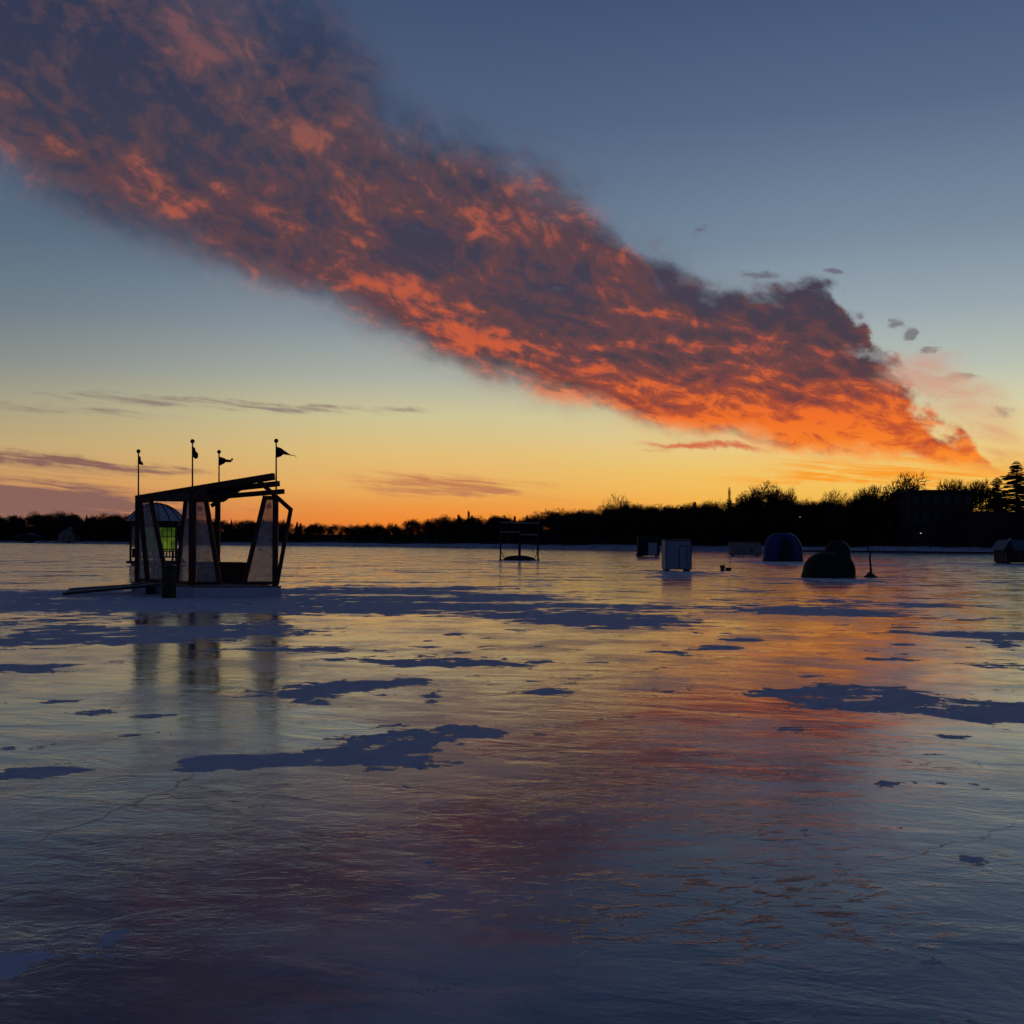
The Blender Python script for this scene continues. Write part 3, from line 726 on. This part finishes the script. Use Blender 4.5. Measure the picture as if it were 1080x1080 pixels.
street_lamp(843, 546, 12, 'faint lit lamp in the trees above the blue dome tent')

# ------------------------------------------------------------------ open art shelter
dA, dB, dC, dD = 32.0, 32.3, 35.2, 34.6
pA, pB, pC, pD = P(203, 573, dA), P(290.5, 573, dB), P(229.5, 573, dC), P(145.5, 573, dD)
FL = 0.33
sh = thing('open_timber_shelter', 'open timber shelter with slanted plank roof, clear side panels and four pennants', 'shelter', ((pA.x + pC.x) / 2, 33.6, 0))
def flat(p, z): return Vector((p.x, p.y, z))
cen = Vector(((pA.x + pB.x + pC.x + pD.x) / 4, (pA.y + pB.y + pC.y + pD.y) / 4, 0))
def out(p, k, z): q = flat(p, 0) + (flat(p, 0) - cen).normalized() * k; return Vector((q.x, q.y, z))
foot = [out(pD, .25, 0), flat(P(186, 573, 32.3), 0), flat(P(205, 573, 31.55), 0), out(pB, .22, 0), out(pC, .35, 0)]
MB().slab([Vector((p.x, p.y, 0)) for p in foot], FL - .06, (0, 0, 1)).build('base', M['snowpack'], sh)
fl = MB().slab([Vector((p.x, p.y, FL - .06)) for p in foot], .05, (0, 0, 1)); fl.build('floor', M['deck'], sh)
zA = P(203, 527, dA).z; zB = P(290, 524, dB).z; zC = P(229.5, 527, dC).z; zD = P(145.5, 524, dD).z
def post(p, z0, z1, w=.15):
    MB().bar(flat(p, z0), flat(p, z1), w).build('post', M['redwood'], sh)
post(pA, FL - .01, P(203, 517, dA).z, .19); post(pB, FL - .01, zB, .15); post(pC, FL - .01, zC, .15); post(pD, FL - .01, zD, .16)
# walls run D-A (left side), A-B (front): corner panels with a slanting stud and a head rail
def wall_pt(p, q, px, py):
    lo_, hi_ = 0.0, 1.0
    t0 = -3; t1 = 4
    for _ in range(60):
        t_ = (t0 + t1) / 2; r = flat(p, 0).lerp(flat(q, 0), t_)
        pxx = 540 + (r.x / r.y) * F
        if pxx < px: t0 = t_
        else: t1 = t_
    r = flat(p, 0).lerp(flat(q, 0), t_)
    z = H + ray(px, py)[1] * r.y
    return Vector((r.x, r.y, z))
ZP = FL + .02
def corner(p, q, post_px, top_px, bot_px, ytop):
    a = wall_pt(p, q, top_px, ytop); b = wall_pt(p, q, bot_px, 612); b.z = ZP
    c = wall_pt(p, q, post_px, ytop); e = wall_pt(p, q, post_px, 612); e.z = ZP
    MB().bar(b, a, .13, .10, (0, 1, 0)).build('stud', M['redwood'], sh)
    MB().bar(c, a + (a - c).normalized() * .06, .12, .12).build('head_rail', M['redwood'], sh)
    MB().bar(e + Vector((0, 0, .04)), b + Vector((0, 0, .04)), .10, .09).build('sill_rail', M['redwood'], sh)
    nrm = (a - c).cross(e - c).normalized()
    if nrm.y > 0: nrm = -nrm
    pts_ = [c - nrm * .0, a, b, e]
    pn = MB().slab([x_ + nrm * -.01 for x_ in pts_], .012, tuple(nrm)).build('clear_panel', M['film'], sh)
    # round pale and dark stickers on the plastic
    R = random.Random(int(post_px))
    for k in range(8):
        u = R.uniform(.12, .88); v = R.uniform(.06, .9); w0 = c.lerp(e, v); w1 = a.lerp(b, v); s = w0.lerp(w1, u) + nrm * .012
        if k == 0: s = c.lerp(e, .1).lerp(a.lerp(b, .1), .5) + nrm * .012
        r = R.uniform(.016, .034) if k else .085
        ax = (a - c).normalized(); up_ = Vector((0, 0, 1)); vs = [s + ax * r * math.cos(i * PI / 5) + up_ * r * math.sin(i * PI / 5) for i in range(10)]
        MB().slab(vs, .004, tuple(nrm)).build('sticker', M['glowdot'] if k % 2 == 0 else M['black'], pn)
corner(pA, pB, 203, 217, 232, 527.5)       # right of the front post
corner(pD, pA, 203, 196, 187, 527.5)       # left of the front post
corner(pA, pB, 290, 279, 257.5, 525)       # left of the right post
corner(pD, pA, 145.5, 159, 177, 528)       # far left corner
# extra raking stud in the far left panel
a = wall_pt(pD, pA, 148, 526); b = wall_pt(pD, pA, 157, 614); b.z = ZP
a.y -= .08; b.y -= .08
MB().bar(b, a, .14, .08, (0, 1, 0)).build('stud', M['redwood'], sh)
# rear side: head rail and short corner brace at C
MB().bar(P(216, 527.5, dC - .05), P(231, 527.5, dC - .05), .12, .12).build('head_rail', M['redwood'], sh)
MB().bar(P(223, 533.5, dC - .1), P(243, 521, dC - .2), .10, .12).build('corner_brace', M['redwood'], sh)
# roof planks fanning out to the right
beams = [(P(144, 526, 34.5), P(288.6, 502.6, 31.7), .20), (P(146, 526.5, 34.9), P(294, 510, 32.6), .16), (P(200, 526.5, 35.4), P(299, 518.3, 33.9), .15)]
for a, b, h_ in beams: MB().bar(a, b, .12, h_).build('rafter', M['redwood'], sh)
# sheathing: ruled surface between front and rear edges
top_f = [P(144, 524.6, 34.5), P(180, 519, 33.7), P(215, 513.5, 33.0), P(245, 508.6, 32.5), P(271, 504.6, 32.1)]
top_r = [P(150, 527, 35.3), P(176, 527.3, 35.4), P(200, 527.6, 35.5), P(222, 528.2, 35.6), P(236, 528, 35.7)]
rs = MB(); n = len(top_f)
vs = top_f + top_r + [p - Vector((0, 0, .05)) for p in top_f] + [p - Vector((0, 0, .05)) for p in top_r]
fs = []
for i in range(n - 1):
    fs += [(i, i + 1, n + i + 1, n + i), (2 * n + i, 3 * n + i, 3 * n + i + 1, 2 * n + i + 1), (i, 2 * n + i, 2 * n + i + 1, i + 1), (n + i, n + i + 1, 3 * n + i + 1, 3 * n + i)]
fs += [(0, n, 3 * n, 2 * n), (n - 1, 3 * n - 1, 4 * n - 1, 2 * n - 1)]
rs.add(vs, fs).build('roof_sheathing', M['roofskin'], sh)
# front fascia filling the wedge over the front post
MB().slab([P(150, 526.5, 34.4), P(196, 528, 32.6), P(218, 528, 32.35), P(218, 514.5, 32.75), P(150, 524.6, 34.35)], .04, (0, 1, 0)).build('fascia', M['roofskin'], sh)
# bent outrigger at the right
el_ = MB(); el_.bar(P(272, 506.5, 31.75), P(306.7, 537.5, 32.3), .12, .10, (0, 1, 0)); el_.bar(P(306.9, 536, 32.3), P(292, 616.5, 32.2), .11, .10, (0, 1, 0))
el_.build('outrigger', M['redwood'], sh)
# bench inside
bp = [P(206, 573, 34.2), P(262, 573, 33.6), P(255, 573, 34.4), P(208, 573, 34.9)]
bp = [Vector((p.x, p.y, FL)) for p in bp]
MB().slab([p + Vector((0, 0, .58)) for p in bp], .06, (0, 0, 1)).build('bench_seat', M['bench'], sh)
MB().slab([p.lerp(sum(bp, Vector()) / 4, .06) for p in bp], .58, (0, 0, 1)).build('bench_front', M['bench'], sh)
# pennant poles
def pennant(px, ytop, ybot, d, shape):
    a = P(px, ybot, d); b = P(px, ytop, d)
    po = MB().tube([a, b], [.026, .02], 8).build('flagpole', M['steel'], sh)
    MB().sphere(b + Vector((0, 0, .03)), .065, 10).build('finial', M['black'], po)
    g = MB(); vs = []
    for (u, v, w) in shape: vs.append((b.x + u / F * d, b.y + w, b.z - v / F * d))
    m_ = len(vs) // 2
    g.add(vs, [(i, i + 1, m_ + i + 1, m_ + i) for i in range(m_ - 1)])
    vs2 = [(x, y + .008, z) for x, y, z in vs]
    g.add(vs2, [(m_ + i, m_ + i + 1, i + 1, i) for i in range(m_ - 1)])
    g.build('pennant', M['black'], po)
pennant(146, 477, 525, 34.5, [(.2, 3, 0), (1.4, 5, .1), (2.6, 8, -.05), (4.2, 11.6, .08)] + [(.2, 12.5, 0), (1.4, 13, .1), (2.6, 13.2, -.05), (4.1, 13.4, .08)])
pennant(203, 466.5, 518, 31.9, [(.3, 4, 0), (1.8, 6, .12), (3.6, 8.4, -.08), (5, 11.5, .1), (6, 15, 0)] + [(.3, 15, 0), (1.6, 17, .12), (3, 18, -.08), (3.6, 16.5, .1), (5.6, 17, 0)])
pennant(231, 477.5, 530, 35.2, [(.2, 4, 0), (4, 5, .12), (8, 7, -.1), (11.5, 7.2, .1), (13.6, 5, 0), (14.4, 6.6, .05)] + [(.2, 14, 0), (4, 11.4, .12), (8, 10.2, -.1), (11.5, 9.8, .1), (13.8, 8.4, 0), (14.2, 7.6, .05)])
pennant(291.3, 466, 526, 32.3, [(.2, 5, 0), (4, 6, .14), (8, 8.4, -.1), (12, 11.5, .1), (15.5, 13.6, 0), (19, 13.6, .1), (21.6, 17, 0)] + [(.2, 17, 0), (4, 15, .14), (8, 13.6, -.1), (12, 13.6, .1), (15.5, 14.4, 0), (19, 14.2, .1), (21.2, 17.2, 0)])

# long ramp boards lying left of the shelter
rp = thing('wooden_ramp', 'long low wooden ramp lying on the snow left of the timber shelter', 'ramp', G(110, 624))
for k in range(3):
    a = G(66 + 5 * k, 628.2 - 2.6 * k); b = P(168 + 2 * k, 617.5 - 1.5 * k, 33 + .5 * k)
    MB().bar((a.x, a.y, .05), (b.x, b.y, .29 + .01 * k), .30, .07).build('plank', M['rust'] if k != 1 else M['greypaint'], rp)
MB().box((P(164, 573, 33.6).x, 33.6, .13), (.12, 1.4, .22)).build('support', M['darkwood'], rp)

# drum in front of the shelter
c = G(178, 630.5)
dr = thing('metal_drum', 'dark rusty drum with a lid standing at the front corner of the shelter', 'drum', c)
rr = .20; zz = [0, .02, .28, .30, .32, .58, .60, .62, .86]; rd = [rr * .95, rr, rr, rr * 1.06, rr, rr, rr * 1.06, rr, rr * 1.02]
MB().tube([(c.x, c.y, z) for z in zz], rd, 20).build('body', M['drum'], dr, True)
MB().tube([(c.x, c.y, .86), (c.x, c.y, .90), (c.x, c.y, .93)], [rr * 1.12, rr * 1.12, rr * .4], 20).build('lid', M['drum'], dr)
MB().bar((c.x - .06, c.y, .95), (c.x + .06, c.y, .95), .03, .04).build('handle', M['steel'], dr)

# ------------------------------------------------------------------ green-lit pavilion behind
g0 = G(163, 596); gx, gy = g0.x, g0.y; R8 = 1.72
ox = P(165, 573, gy).x
gz = thing('lit_pavilion', 'octagonal pavilion with grey ribbed roof and glowing green panes behind the timber shelter', 'pavilion', (ox, gy, 0))
def oct_(r, z, k, ph=PI / 8): return Vector((ox + r * math.cos(ph + k * PI / 4), gy + r * math.sin(ph + k * PI / 4), z))
MB().slab([oct_(R8 * 1.12, .12, k) for k in range(8)], .16, (0, 0, 1)).build('deck', M['darkwood'], gz)
MB().slab([oct_(R8 * .95, 0, k) for k in range(8)], .12, (0, 0, 1)).build('base', M['snowpack'], gz)
zeave = P(165, 549, gy).z
for k in range(8): MB().bar(oct_(R8 * .96, .28, k), oct_(R8 * .96, zeave, k), .12).build('post', M['darkwood'], gz)
ro = MB(); rings = [(1.18, zeave - .05), (1.0, zeave + .28), (.72, zeave + .72), (.40, zeave + 1.02), (.12, zeave + 1.14)]; vs = []; fs = []
for r, z in rings: vs += [oct_(R8 * r, z, k) for k in range(8)]
for i in range(4): fs += [(i * 8 + k, i * 8 + (k + 1) % 8, (i + 1) * 8 + (k + 1) % 8, (i + 1) * 8 + k) for k in range(8)]
fs += [tuple(range(32, 40)), tuple(range(8))[::-1]]
roo = ro.add(vs, fs).build('roof', M['metalroof'], gz)
rb = MB()
for k in range(16):
    def mid_(i):
        r, z = rings[i]; a_ = oct_(R8 * r, z, k // 2)
        return a_ if k % 2 == 0 else (a_ + oct_(R8 * r, z, k // 2 + 1)) / 2
    for i in range(4): rb.bar(mid_(i) + Vector((0, 0, .03)), mid_(i + 1) + Vector((0, 0, .03)), .05, .06)
rb.build('rib', M['steel'], roo)
MB().tube([oct_(0, rings[-1][1], 0), oct_(0, rings[-1][1] + .1, 0)], [.16, .05], 8).build('finial', M['steel'], roo)
for k in range(8):
    a, b = oct_(R8 * .93, 0, k), oct_(R8 * .93, 0, k + 1); ang = PI / 8 + (k + .5) * PI / 4
    facing = math.sin(ang) < 0.2
    rail = MB()
    for z in (.55, 1.08): rail.bar(flat(a, z), flat(b, z), .06, .07)
    for j in range(1, 6): rail.bar(flat(a.lerp(b, j / 6), .55), flat(a.lerp(b, j / 6), 1.08), .045)
    rail.build('railing', M['darkwood'], gz)
    if k in (5, 6):
        z0, z1 = .95, zeave - .45
        fr = MB(); fr.bar(flat(a, z0), flat(b, z0), .07); fr.bar(flat(a, z1), flat(b, z1), .07)
        for j in range(1, 4): fr.bar(flat(a.lerp(b, j / 4), z0), flat(a.lerp(b, j / 4), z1), .05)
        fr.bar(flat(a, (z0 + z1) / 2 + .2), flat(b, (z0 + z1) / 2 + .2), .05)
        w_ = fr.build('window', M['darkwood'], gz)
        zm = z0 + (z1 - z0) * .55
        MB().slab([flat(a, z0), flat(b, z0), flat(b, zm), flat(a, zm)], .01).build('pane', M['greenlit'] if k == 6 else M['dimlit'], w_)
        MB().slab([flat(a, zm), flat(b, zm), flat(b, z1), flat(a, z1)], .01).build('pane', M['dimlit'], w_)
    elif k == 4:
        MB().slab([flat(a, 1.2), flat(b, 1.2), flat(b, zeave - .2), flat(a, zeave - .2)], .01).build('side_panel', M['film'], gz)
hdr = MB()
for k in range(8): hdr.bar(oct_(R8 * .95, zeave - .2, k), oct_(R8 * .95, zeave - .2, k + 1), .08, .34)
hdr.build('header', M['darkwood'], gz)

# ------------------------------------------------------------------ goal-like timber frame
b0 = G(548, 591); D2 = b0.y
fr = thing('timber_frame', 'dark open timber frame with three posts on a low curved deck, alone in mid lake', 'frame structure', b0)
for px_, yt in ((528, 549), (548, 551), (567.5, 550)):
    z = P(px_, yt, D2).z; x = P(px_, 573, D2).x
    MB().bar((x, D2, .05), (x, D2, z), .15 if px_ != 548 else .26, .15).build('post', M['darkwood'], fr)
for p0, p1 in (((527, 561), (548, 561)), ((548, 564), (568, 564)), ((527, 551), (569, 552))):
    MB().bar(P(*p0, D2 - .12), P(*p1, D2 - .12), .09, .13).build('crossbar', M['tan'], fr)
for p0, p1 in (((529, 582), (532.5, 590)), ((567, 582), (563.5, 590))):
    MB().bar(P(*p0, D2), P(*p1, D2), .08).build('brace', M['darkwood'], fr)
xa, xb = P(531, 573, D2).x, P(565.5, 573, D2).x; xl, xr = P(526, 573, D2).x, P(570, 573, D2).x
dk = MB(); prof_ = []
for i in range(13):
    t_ = i / 12; prof_.append((xa + (xb - xa) * t_, .10 + .40 * math.sin(PI * min(1, max(0, t_))) ** .45 - .06 * t_))
poly = [(x, z) for x, z in prof_] + [(xb, .02), (xa, .02)]
vs = [(x, D2 - .7, z) for x, z in poly] + [(x, D2 + .7, z) for x, z in poly]; n = len(poly)
dk.add(vs, [tuple(range(n)), tuple(range(n, 2 * n))[::-1]] + [(k, n + k, n + (k + 1) % n, (k + 1) % n) for k in range(n)])
dk.build('curved_deck', M['darkwood'], fr)
MB().box(((xl + xr) / 2, D2, .035), (xr - xl, 1.5, .07)).build('skid', M['darkwood'], fr)

# ------------------------------------------------------------------ huts
def hut(name, label, cat, px0, px1, ybot, ytop, depth, m, side, door=None, rz=0.0, roofm=None, skids=True):
    g = G((px0 + px1) / 2, ybot); d = g.y; w = (px1 - px0) / F * d; h = (ybot - ytop) / F * d - .06
    t_ = thing(name, label, cat, (g.x, d + depth / 2, 0)); c = Vector((g.x, d + depth / 2, 0)); R_ = Matrix.Rotation(rz, 3, 'Z')
    def L(x, y, z): return c + R_ @ Vector((x, y, z))
    hw, hd = w / 2, depth / 2
    MB().box(L(0, 0, .10 + (h - .1) / 2), (w, depth, h - .1), rz).build('wall', m, t_)
    tr = MB()
    for x in (-hw, hw): tr.bar(L(x, -hd - .006, .1), L(x, -hd - .006, h), .05)
    tr.build('corner_trim', side, t_)
    MB().add([L(-hw - .05, -hd - .06, h), L(hw + .05, -hd - .06, h), L(hw + .05, hd + .06, h + .02), L(-hw - .05, hd + .06, h + .02),
              L(-hw - .05, -hd - .06, h + .06), L(hw + .05, -hd - .06, h + .06), L(hw + .05, hd + .06, h + .09), L(-hw - .05, hd + .06, h + .09)],
             [(3, 2, 1, 0), (4, 5, 6, 7), (0, 1, 5, 4), (1, 2, 6, 5), (2, 3, 7, 6), (3, 0, 4, 7)]).build('roof', roofm or side, t_)
    if door:
        x0, x1, z1 = door
        dd = MB().box(L((x0 + x1) / 2, -hd - .02, .14 + z1 / 2), (x1 - x0, .03, z1), rz).build('door', side if door[0] < -9 else m, t_)
        fr_ = MB()
        for p_, q_ in (((x0, .14), (x0, .14 + z1)), ((x1, .14), (x1, .14 + z1)), ((x0, .14 + z1), (x1, .14 + z1))):
            fr_.bar(L(p_[0], -hd - .03, p_[1]), L(q_[0], -hd - .03, q_[1]), .03, .03)
        fr_.build('door_frame', side, dd)
        MB().sphere(L(x1 - .1, -hd - .06, .14 + z1 * .5), .035, 8).build('handle', M['steel'], dd)
    if skids:
        for x in (-hw * .8, hw * .8): MB().bar(L(x, -hd - .15, .05), L(x, hd + .15, .05), .10, .10).build('skid', M['darkwood'], t_)
    return t_, L
t_, L = hut('ice_fishing_hut', 'pale upright box hut with a narrow door, nearest of the huts in mid lake', 'hut', 701.5, 728.5, 602.5, 569, 1.3, M['white'], M['darkwood'], (.05, .5, 1.35), .06)
t_, L = hut('ice_fishing_hut', 'low wide tan box hut in front of the far bank', 'hut', 771, 803, 586.5, 571.5, 1.8, M['tan'], M['darkwood'], (-1.2, -.5, 1.0), -.03)
MB().box(L(.75, -.93, .85), (.5, .04, .35)).build('window', M['pane'], t_)
t_, L = hut('ice_fishing_hut', 'small dark hut with one pale side panel and a sagging tarp flap', 'hut', 673, 695.5, 587, 566, 1.6, M['black'], M['darkwood'], None, 0)
MB().box(L(.50, -.84, 1.0), (1.15, .05, 1.62)).build('pale_panel', M['greypaint'], t_)
c = L(0, 0, 0)
MB().slab([L(-1.03, -.7, 1.1), L(-1.6, -.9, .35), L(-1.75, -1.0, .04), L(-.7, -.9, .02), L(-.6, -.84, .6)], .04, (0, -1, 0)).build('tarp_flap', M['black'], t_)
# cabin at the right edge
t_, L = hut('ice_fishing_cabin', 'dark cabin with a teal tarp over its roof, cut by the right edge', 'hut', 1061, 1100, 594.5, 577, 2.6, M['darkwood'], M['tan'], (-.5, .2, .95), 0)
hz = P(1060, 577, L(0, 0, 0).y).z; 
rf = MB(); w2 = 42 / F * L(0, 0, 0).y / 2 + .15
yy0, yy1 = L(0, -1.5, 0).y, L(0, 1.5, 0).y; cx = L(0, 0, 0).x; hr = 1.0; hz = 1.24
A_ = [(cx - w2, hz), (cx - w2 + .75, hz + hr), (cx + w2 - .75, hz + hr), (cx + w2, hz)]
vs = [(x, yy0 + (.4 if z > hz else 0), z) for x, z in A_] + [(x, yy1, z) for x, z in A_]
rf.add(vs, [(0, 3, 2, 1), (4, 5, 6, 7), (0, 1, 5, 4), (1, 2, 6, 5), (2, 3, 7, 6), (3, 0, 4, 7)])
rf.build('tarp_roof', M['teal'], t_)
MB().slab([(cx - w2 - .03, yy0 - .04, hz), (cx - w2 + 1.0, yy0 - .04, hz), (cx - w2 + .72, yy0 + .36, hz + hr)], .04, (0, -1, 0)).build('gable_flap', M['black'], t_)
MB().sphere((cx - w2 + .72, yy0 + .3, hz + hr + .02), .12, 8).build('vent_cap', M['cream'], t_)

# ------------------------------------------------------------------ pop-up tents
def tent(name, label, px0, px1, ybot, ytop, m, shoulder, bulge, seed, depth=None, trim=None, door=True, apex=(0, 0), yb=None):
    g = G((px0 + px1) / 2, ybot); d = g.y; w = (px1 - px0) / F * d; h = (ybot - ytop) / F * d; hw = w / 2; hd = (depth or w) / 2
    t_ = thing(name, label, 'tent', (g.x, d + hd, 0)); c = Vector((g.x, d + hd, 0)); R = random.Random(seed)
    n = 28; mlev = 12
    def pt(i, k):
        f = i / mlev; th = 2 * PI * k / n
        ex = 3.2 - 1.0 * f                                   # squarish plan, rounder at the top
        cx_, sx_ = math.cos(th), math.sin(th)
        rr = (abs(cx_) ** ex + abs(sx_) ** ex) ** (-1 / ex)
        ang = f * PI / 2
        rad = math.cos(ang) ** shoulder * (1 + bulge * math.sin(PI * f)); z = h * math.sin(ang) ** 1.0
        wr = 1 + .03 * math.sin(3 * th + seed + 3 * f) + .022 * math.sin(7 * th + 2 * seed + 9 * f) + .012 * math.sin(13 * th - 11 * f)
        return c + Vector((cx_ * rr * rad * hw * wr + apex[0] * f * hw, sx_ * rr * rad * hd * wr + apex[1] * f, z * (1 if i < mlev else 1)))
    vs = [pt(i, k) for i in range(mlev) for k in range(n)] + [c + Vector((apex[0] * hw, 0, h))]
    fs = [(i * n + k, i * n + (k + 1) % n, (i + 1) * n + (k + 1) % n, (i + 1) * n + k) for i in range(mlev - 1) for k in range(n)]
    fs += [((mlev - 1) * n + k, (mlev - 1) * n + (k + 1) % n, mlev * n) for k in range(n)]
    MB().add(vs, fs).build('shell', m, t_, True)
    for kk in (3, 10, 17, 24):                                # pole sleeves over the shell
        pr = [pt(i, kk + (0.5)) + (pt(i, kk + .5) - c).normalized() * .012 for i in range(mlev)]
        MB().tube(pr, .025, 6).build('pole_sleeve', trim if (trim and kk == 24) else M['black'], t_)
    sk = [c + Vector((0, 0, .03)) + (pt(0, k) - c) * 1.05 for k in range(n)]
    s0 = MB(); vv = sk + [pt(1, k) + (pt(1, k) - c).normalized() * .01 - Vector((0, 0, h * .08)) for k in range(n)]
    s0.add(vv, [(k, (k + 1) % n, n + (k + 1) % n, n + k) for k in range(n)]).build('skirt', M['black'], t_)
    if door:
        dv = []
        for i in (0, 2, 4, 6, 7):
            for k in (19.4, 20.2, 21, 21.8, 22.6):
                sft = (1 - .35 * max(0, i - 4) / 3); kk = 21 + (k - 21) * sft
                dv.append(pt(i, kk) + (pt(i, kk) - c).normalized() * .018)
        MB().add(dv, [(i * 5 + k, i * 5 + k + 1, (i + 1) * 5 + k + 1, (i + 1) * 5 + k) for i in range(4) for k in range(4)]).build('door', M['black'], t_)
    return t_, pt, c, hw, h
t_, pt, c, hw, h_ = tent('dome_tent', 'blue dome ice tent with a pale seam over its right shoulder', 808.5, 849, 592, 562, M['blue'], .55, .05, 3, 2.6)
MB().tube([pt(i, 26 - i * .18) + Vector((.02, -.05, .02)) for i in range(3, 12)], [.05] * 4 + [.07] * 5, 6).build('pale_seam', M['cream'], t_)
tent('dome_tent', 'squat olive black dome tent, nearest tent to the camera on the right', 853, 906, 609.5, 582.5, M['olive'], .62, .04, 8, 2.2, apex=(.12, 0))
t_, pt, c, hw, h_ = tent('dome_tent', 'black dome tent rising behind the squat olive one with a pale curved seam', 868, 902, 602, 570.5, M['black'], .8, .0, 12, 1.6, apex=(.15, 0))
MB().tube([pt(i, 26.3) + Vector((.03, -.04, .02)) for i in range(5, 12)], [.035] * 7, 6).build('pale_seam', M['cream'], t_)
# dead branch in a snow heap
g = G(918, 609)
t_ = thing('dead_branch', 'crooked dead branch standing in a small heap right of the olive tent', 'branch', g)
d = g.y
MB().tube([(g.x, d, 0), P(918.5, 604, d), P(918.2, 597, d), P(917.3, 590, d), P(917.6, 584, d), P(915.4, 578, d), P(913, 574.5, d)], [.10, .06, .045, .05, .035, .03, .015], 7).build('stem', M['bark'], t_)
MB().tube([P(917.4, 587, d), P(919.5, 582, d - .1), P(920, 577, d - .1)], [.03, .018, .008], 6).build('twig', M['bark'], t_)
mo = MB(); vs = [(g.x, d, .34)]
for k in range(14):
    a = 2 * PI * k / 14; r = .24 + .05 * math.sin(k * 2.3); vs.append((g.x + r * .5 * math.cos(a), d + r * .5 * math.sin(a), .20))
for k in range(14):
    a = 2 * PI * k / 14; r = .34 + .08 * math.sin(k * 1.7 + 1); vs.append((g.x + r * math.cos(a), d + r * math.sin(a), 0))
mo.add(vs, [(0, 1 + k, 1 + (k + 1) % 14) for k in range(14)] + [(1 + k, 15 + k, 15 + (k + 1) % 14, 1 + (k + 1) % 14) for k in range(14)]).build('heap', M['darkwood'], t_)
# bucket left on the ice
g = G(762, 601.5)
t_ = thing('fishing_bucket', 'small dark bucket with tackle left alone on the ice between hut and tents', 'bucket', g)
MB().tube([(g.x, g.y, 0), (g.x, g.y, .05), (g.x, g.y, .30), (g.x, g.y, .32)], [.12, .13, .155, .165], 14).build('body', M['black'], t_)
MB().tube([(g.x - .15, g.y, .31), (g.x - .08, g.y, .42), (g.x + .08, g.y, .42), (g.x + .15, g.y, .31)], .012, 6).build('handle', M['steel'], t_)
g2 = g + Vector((.34, -.1, 0))
t_ = thing('tackle_box', 'flat dark tackle box beside the small bucket on the ice', 'box', g2)
MB().box((g2.x, g2.y, .07), (.34, .2, .14)).build('body', M['black'], t_); MB().box((g2.x, g2.y, .155), (.35, .21, .03)).build('lid', M['steel'], t_)

# ------------------------------------------------------------------ light and camera
sun = bpy.data.lights.new('sun', 'SUN'); sun.energy = 0.5; sun.angle = math.radians(0.53); sun.color = (1, .62, .35)
so = bpy.data.objects.new('sun', sun); COL.objects.link(so)
az = math.radians(17); ele = math.radians(-2.5)                  # just set behind the woods
dirv = Vector((math.sin(az) * math.cos(ele), math.cos(az) * math.cos(ele), math.sin(ele)))
so.rotation_euler = (-dirv).to_track_quat('-Z', 'Y').to_euler()
cam = bpy.data.cameras.new('camera'); co = bpy.data.objects.new('camera', cam); COL.objects.link(co)
cam.sensor_width = 36; cam.lens = F / 1080 * 36; cam.shift_y = (PY0 - 540) / 1080; cam.clip_end = 9000; cam.clip_start = .05
right_ = Vector((math.cos(ROLL), 0, math.sin(ROLL))); up_ = Vector((-math.sin(ROLL), 0, math.cos(ROLL))); bk_ = right_.cross(up_)
co.matrix_world = Matrix(((right_.x, up_.x, bk_.x, 0), (right_.y, up_.y, bk_.y, 0), (right_.z, up_.z, bk_.z, H), (0, 0, 0, 1)))
scene.camera = co
for o in bpy.data.objects:
    if '_o' in o: del o['_o']
GROUPS = {'bare_tree': 'bare trees standing out above the woods', 'spruce_tree': 'spruces on the shore', 'pine_tree': 'dark pines on the skyline', 'dome_tent': 'dome tents pitched on the ice',
          'ice_fishing_hut': 'fishing huts out on the ice', 'street_lamp': 'lit lamps on the shore', 'lakeside_house': 'houses on the far left shore', 'flat_roofed_building': 'flat roofed buildings on the right shore'}
for o in bpy.data.objects:
    g_ = GROUPS.get(o.name.split('.')[0])
    if o.parent is None and g_: o['group'] = g_
scene.view_settings.view_transform = 'Standard'; scene.view_settings.look = 'None'
scene.view_settings.exposure = 0; scene.view_settings.gamma = 1
scene.cycles.max_bounces = 4; scene.cycles.diffuse_bounces = 1; scene.cycles.glossy_bounces = 3; scene.cycles.transparent_max_bounces = 10
scene.cycles.adaptive_threshold = 0.03; scene.cycles.sample_clamp_indirect = 4.0
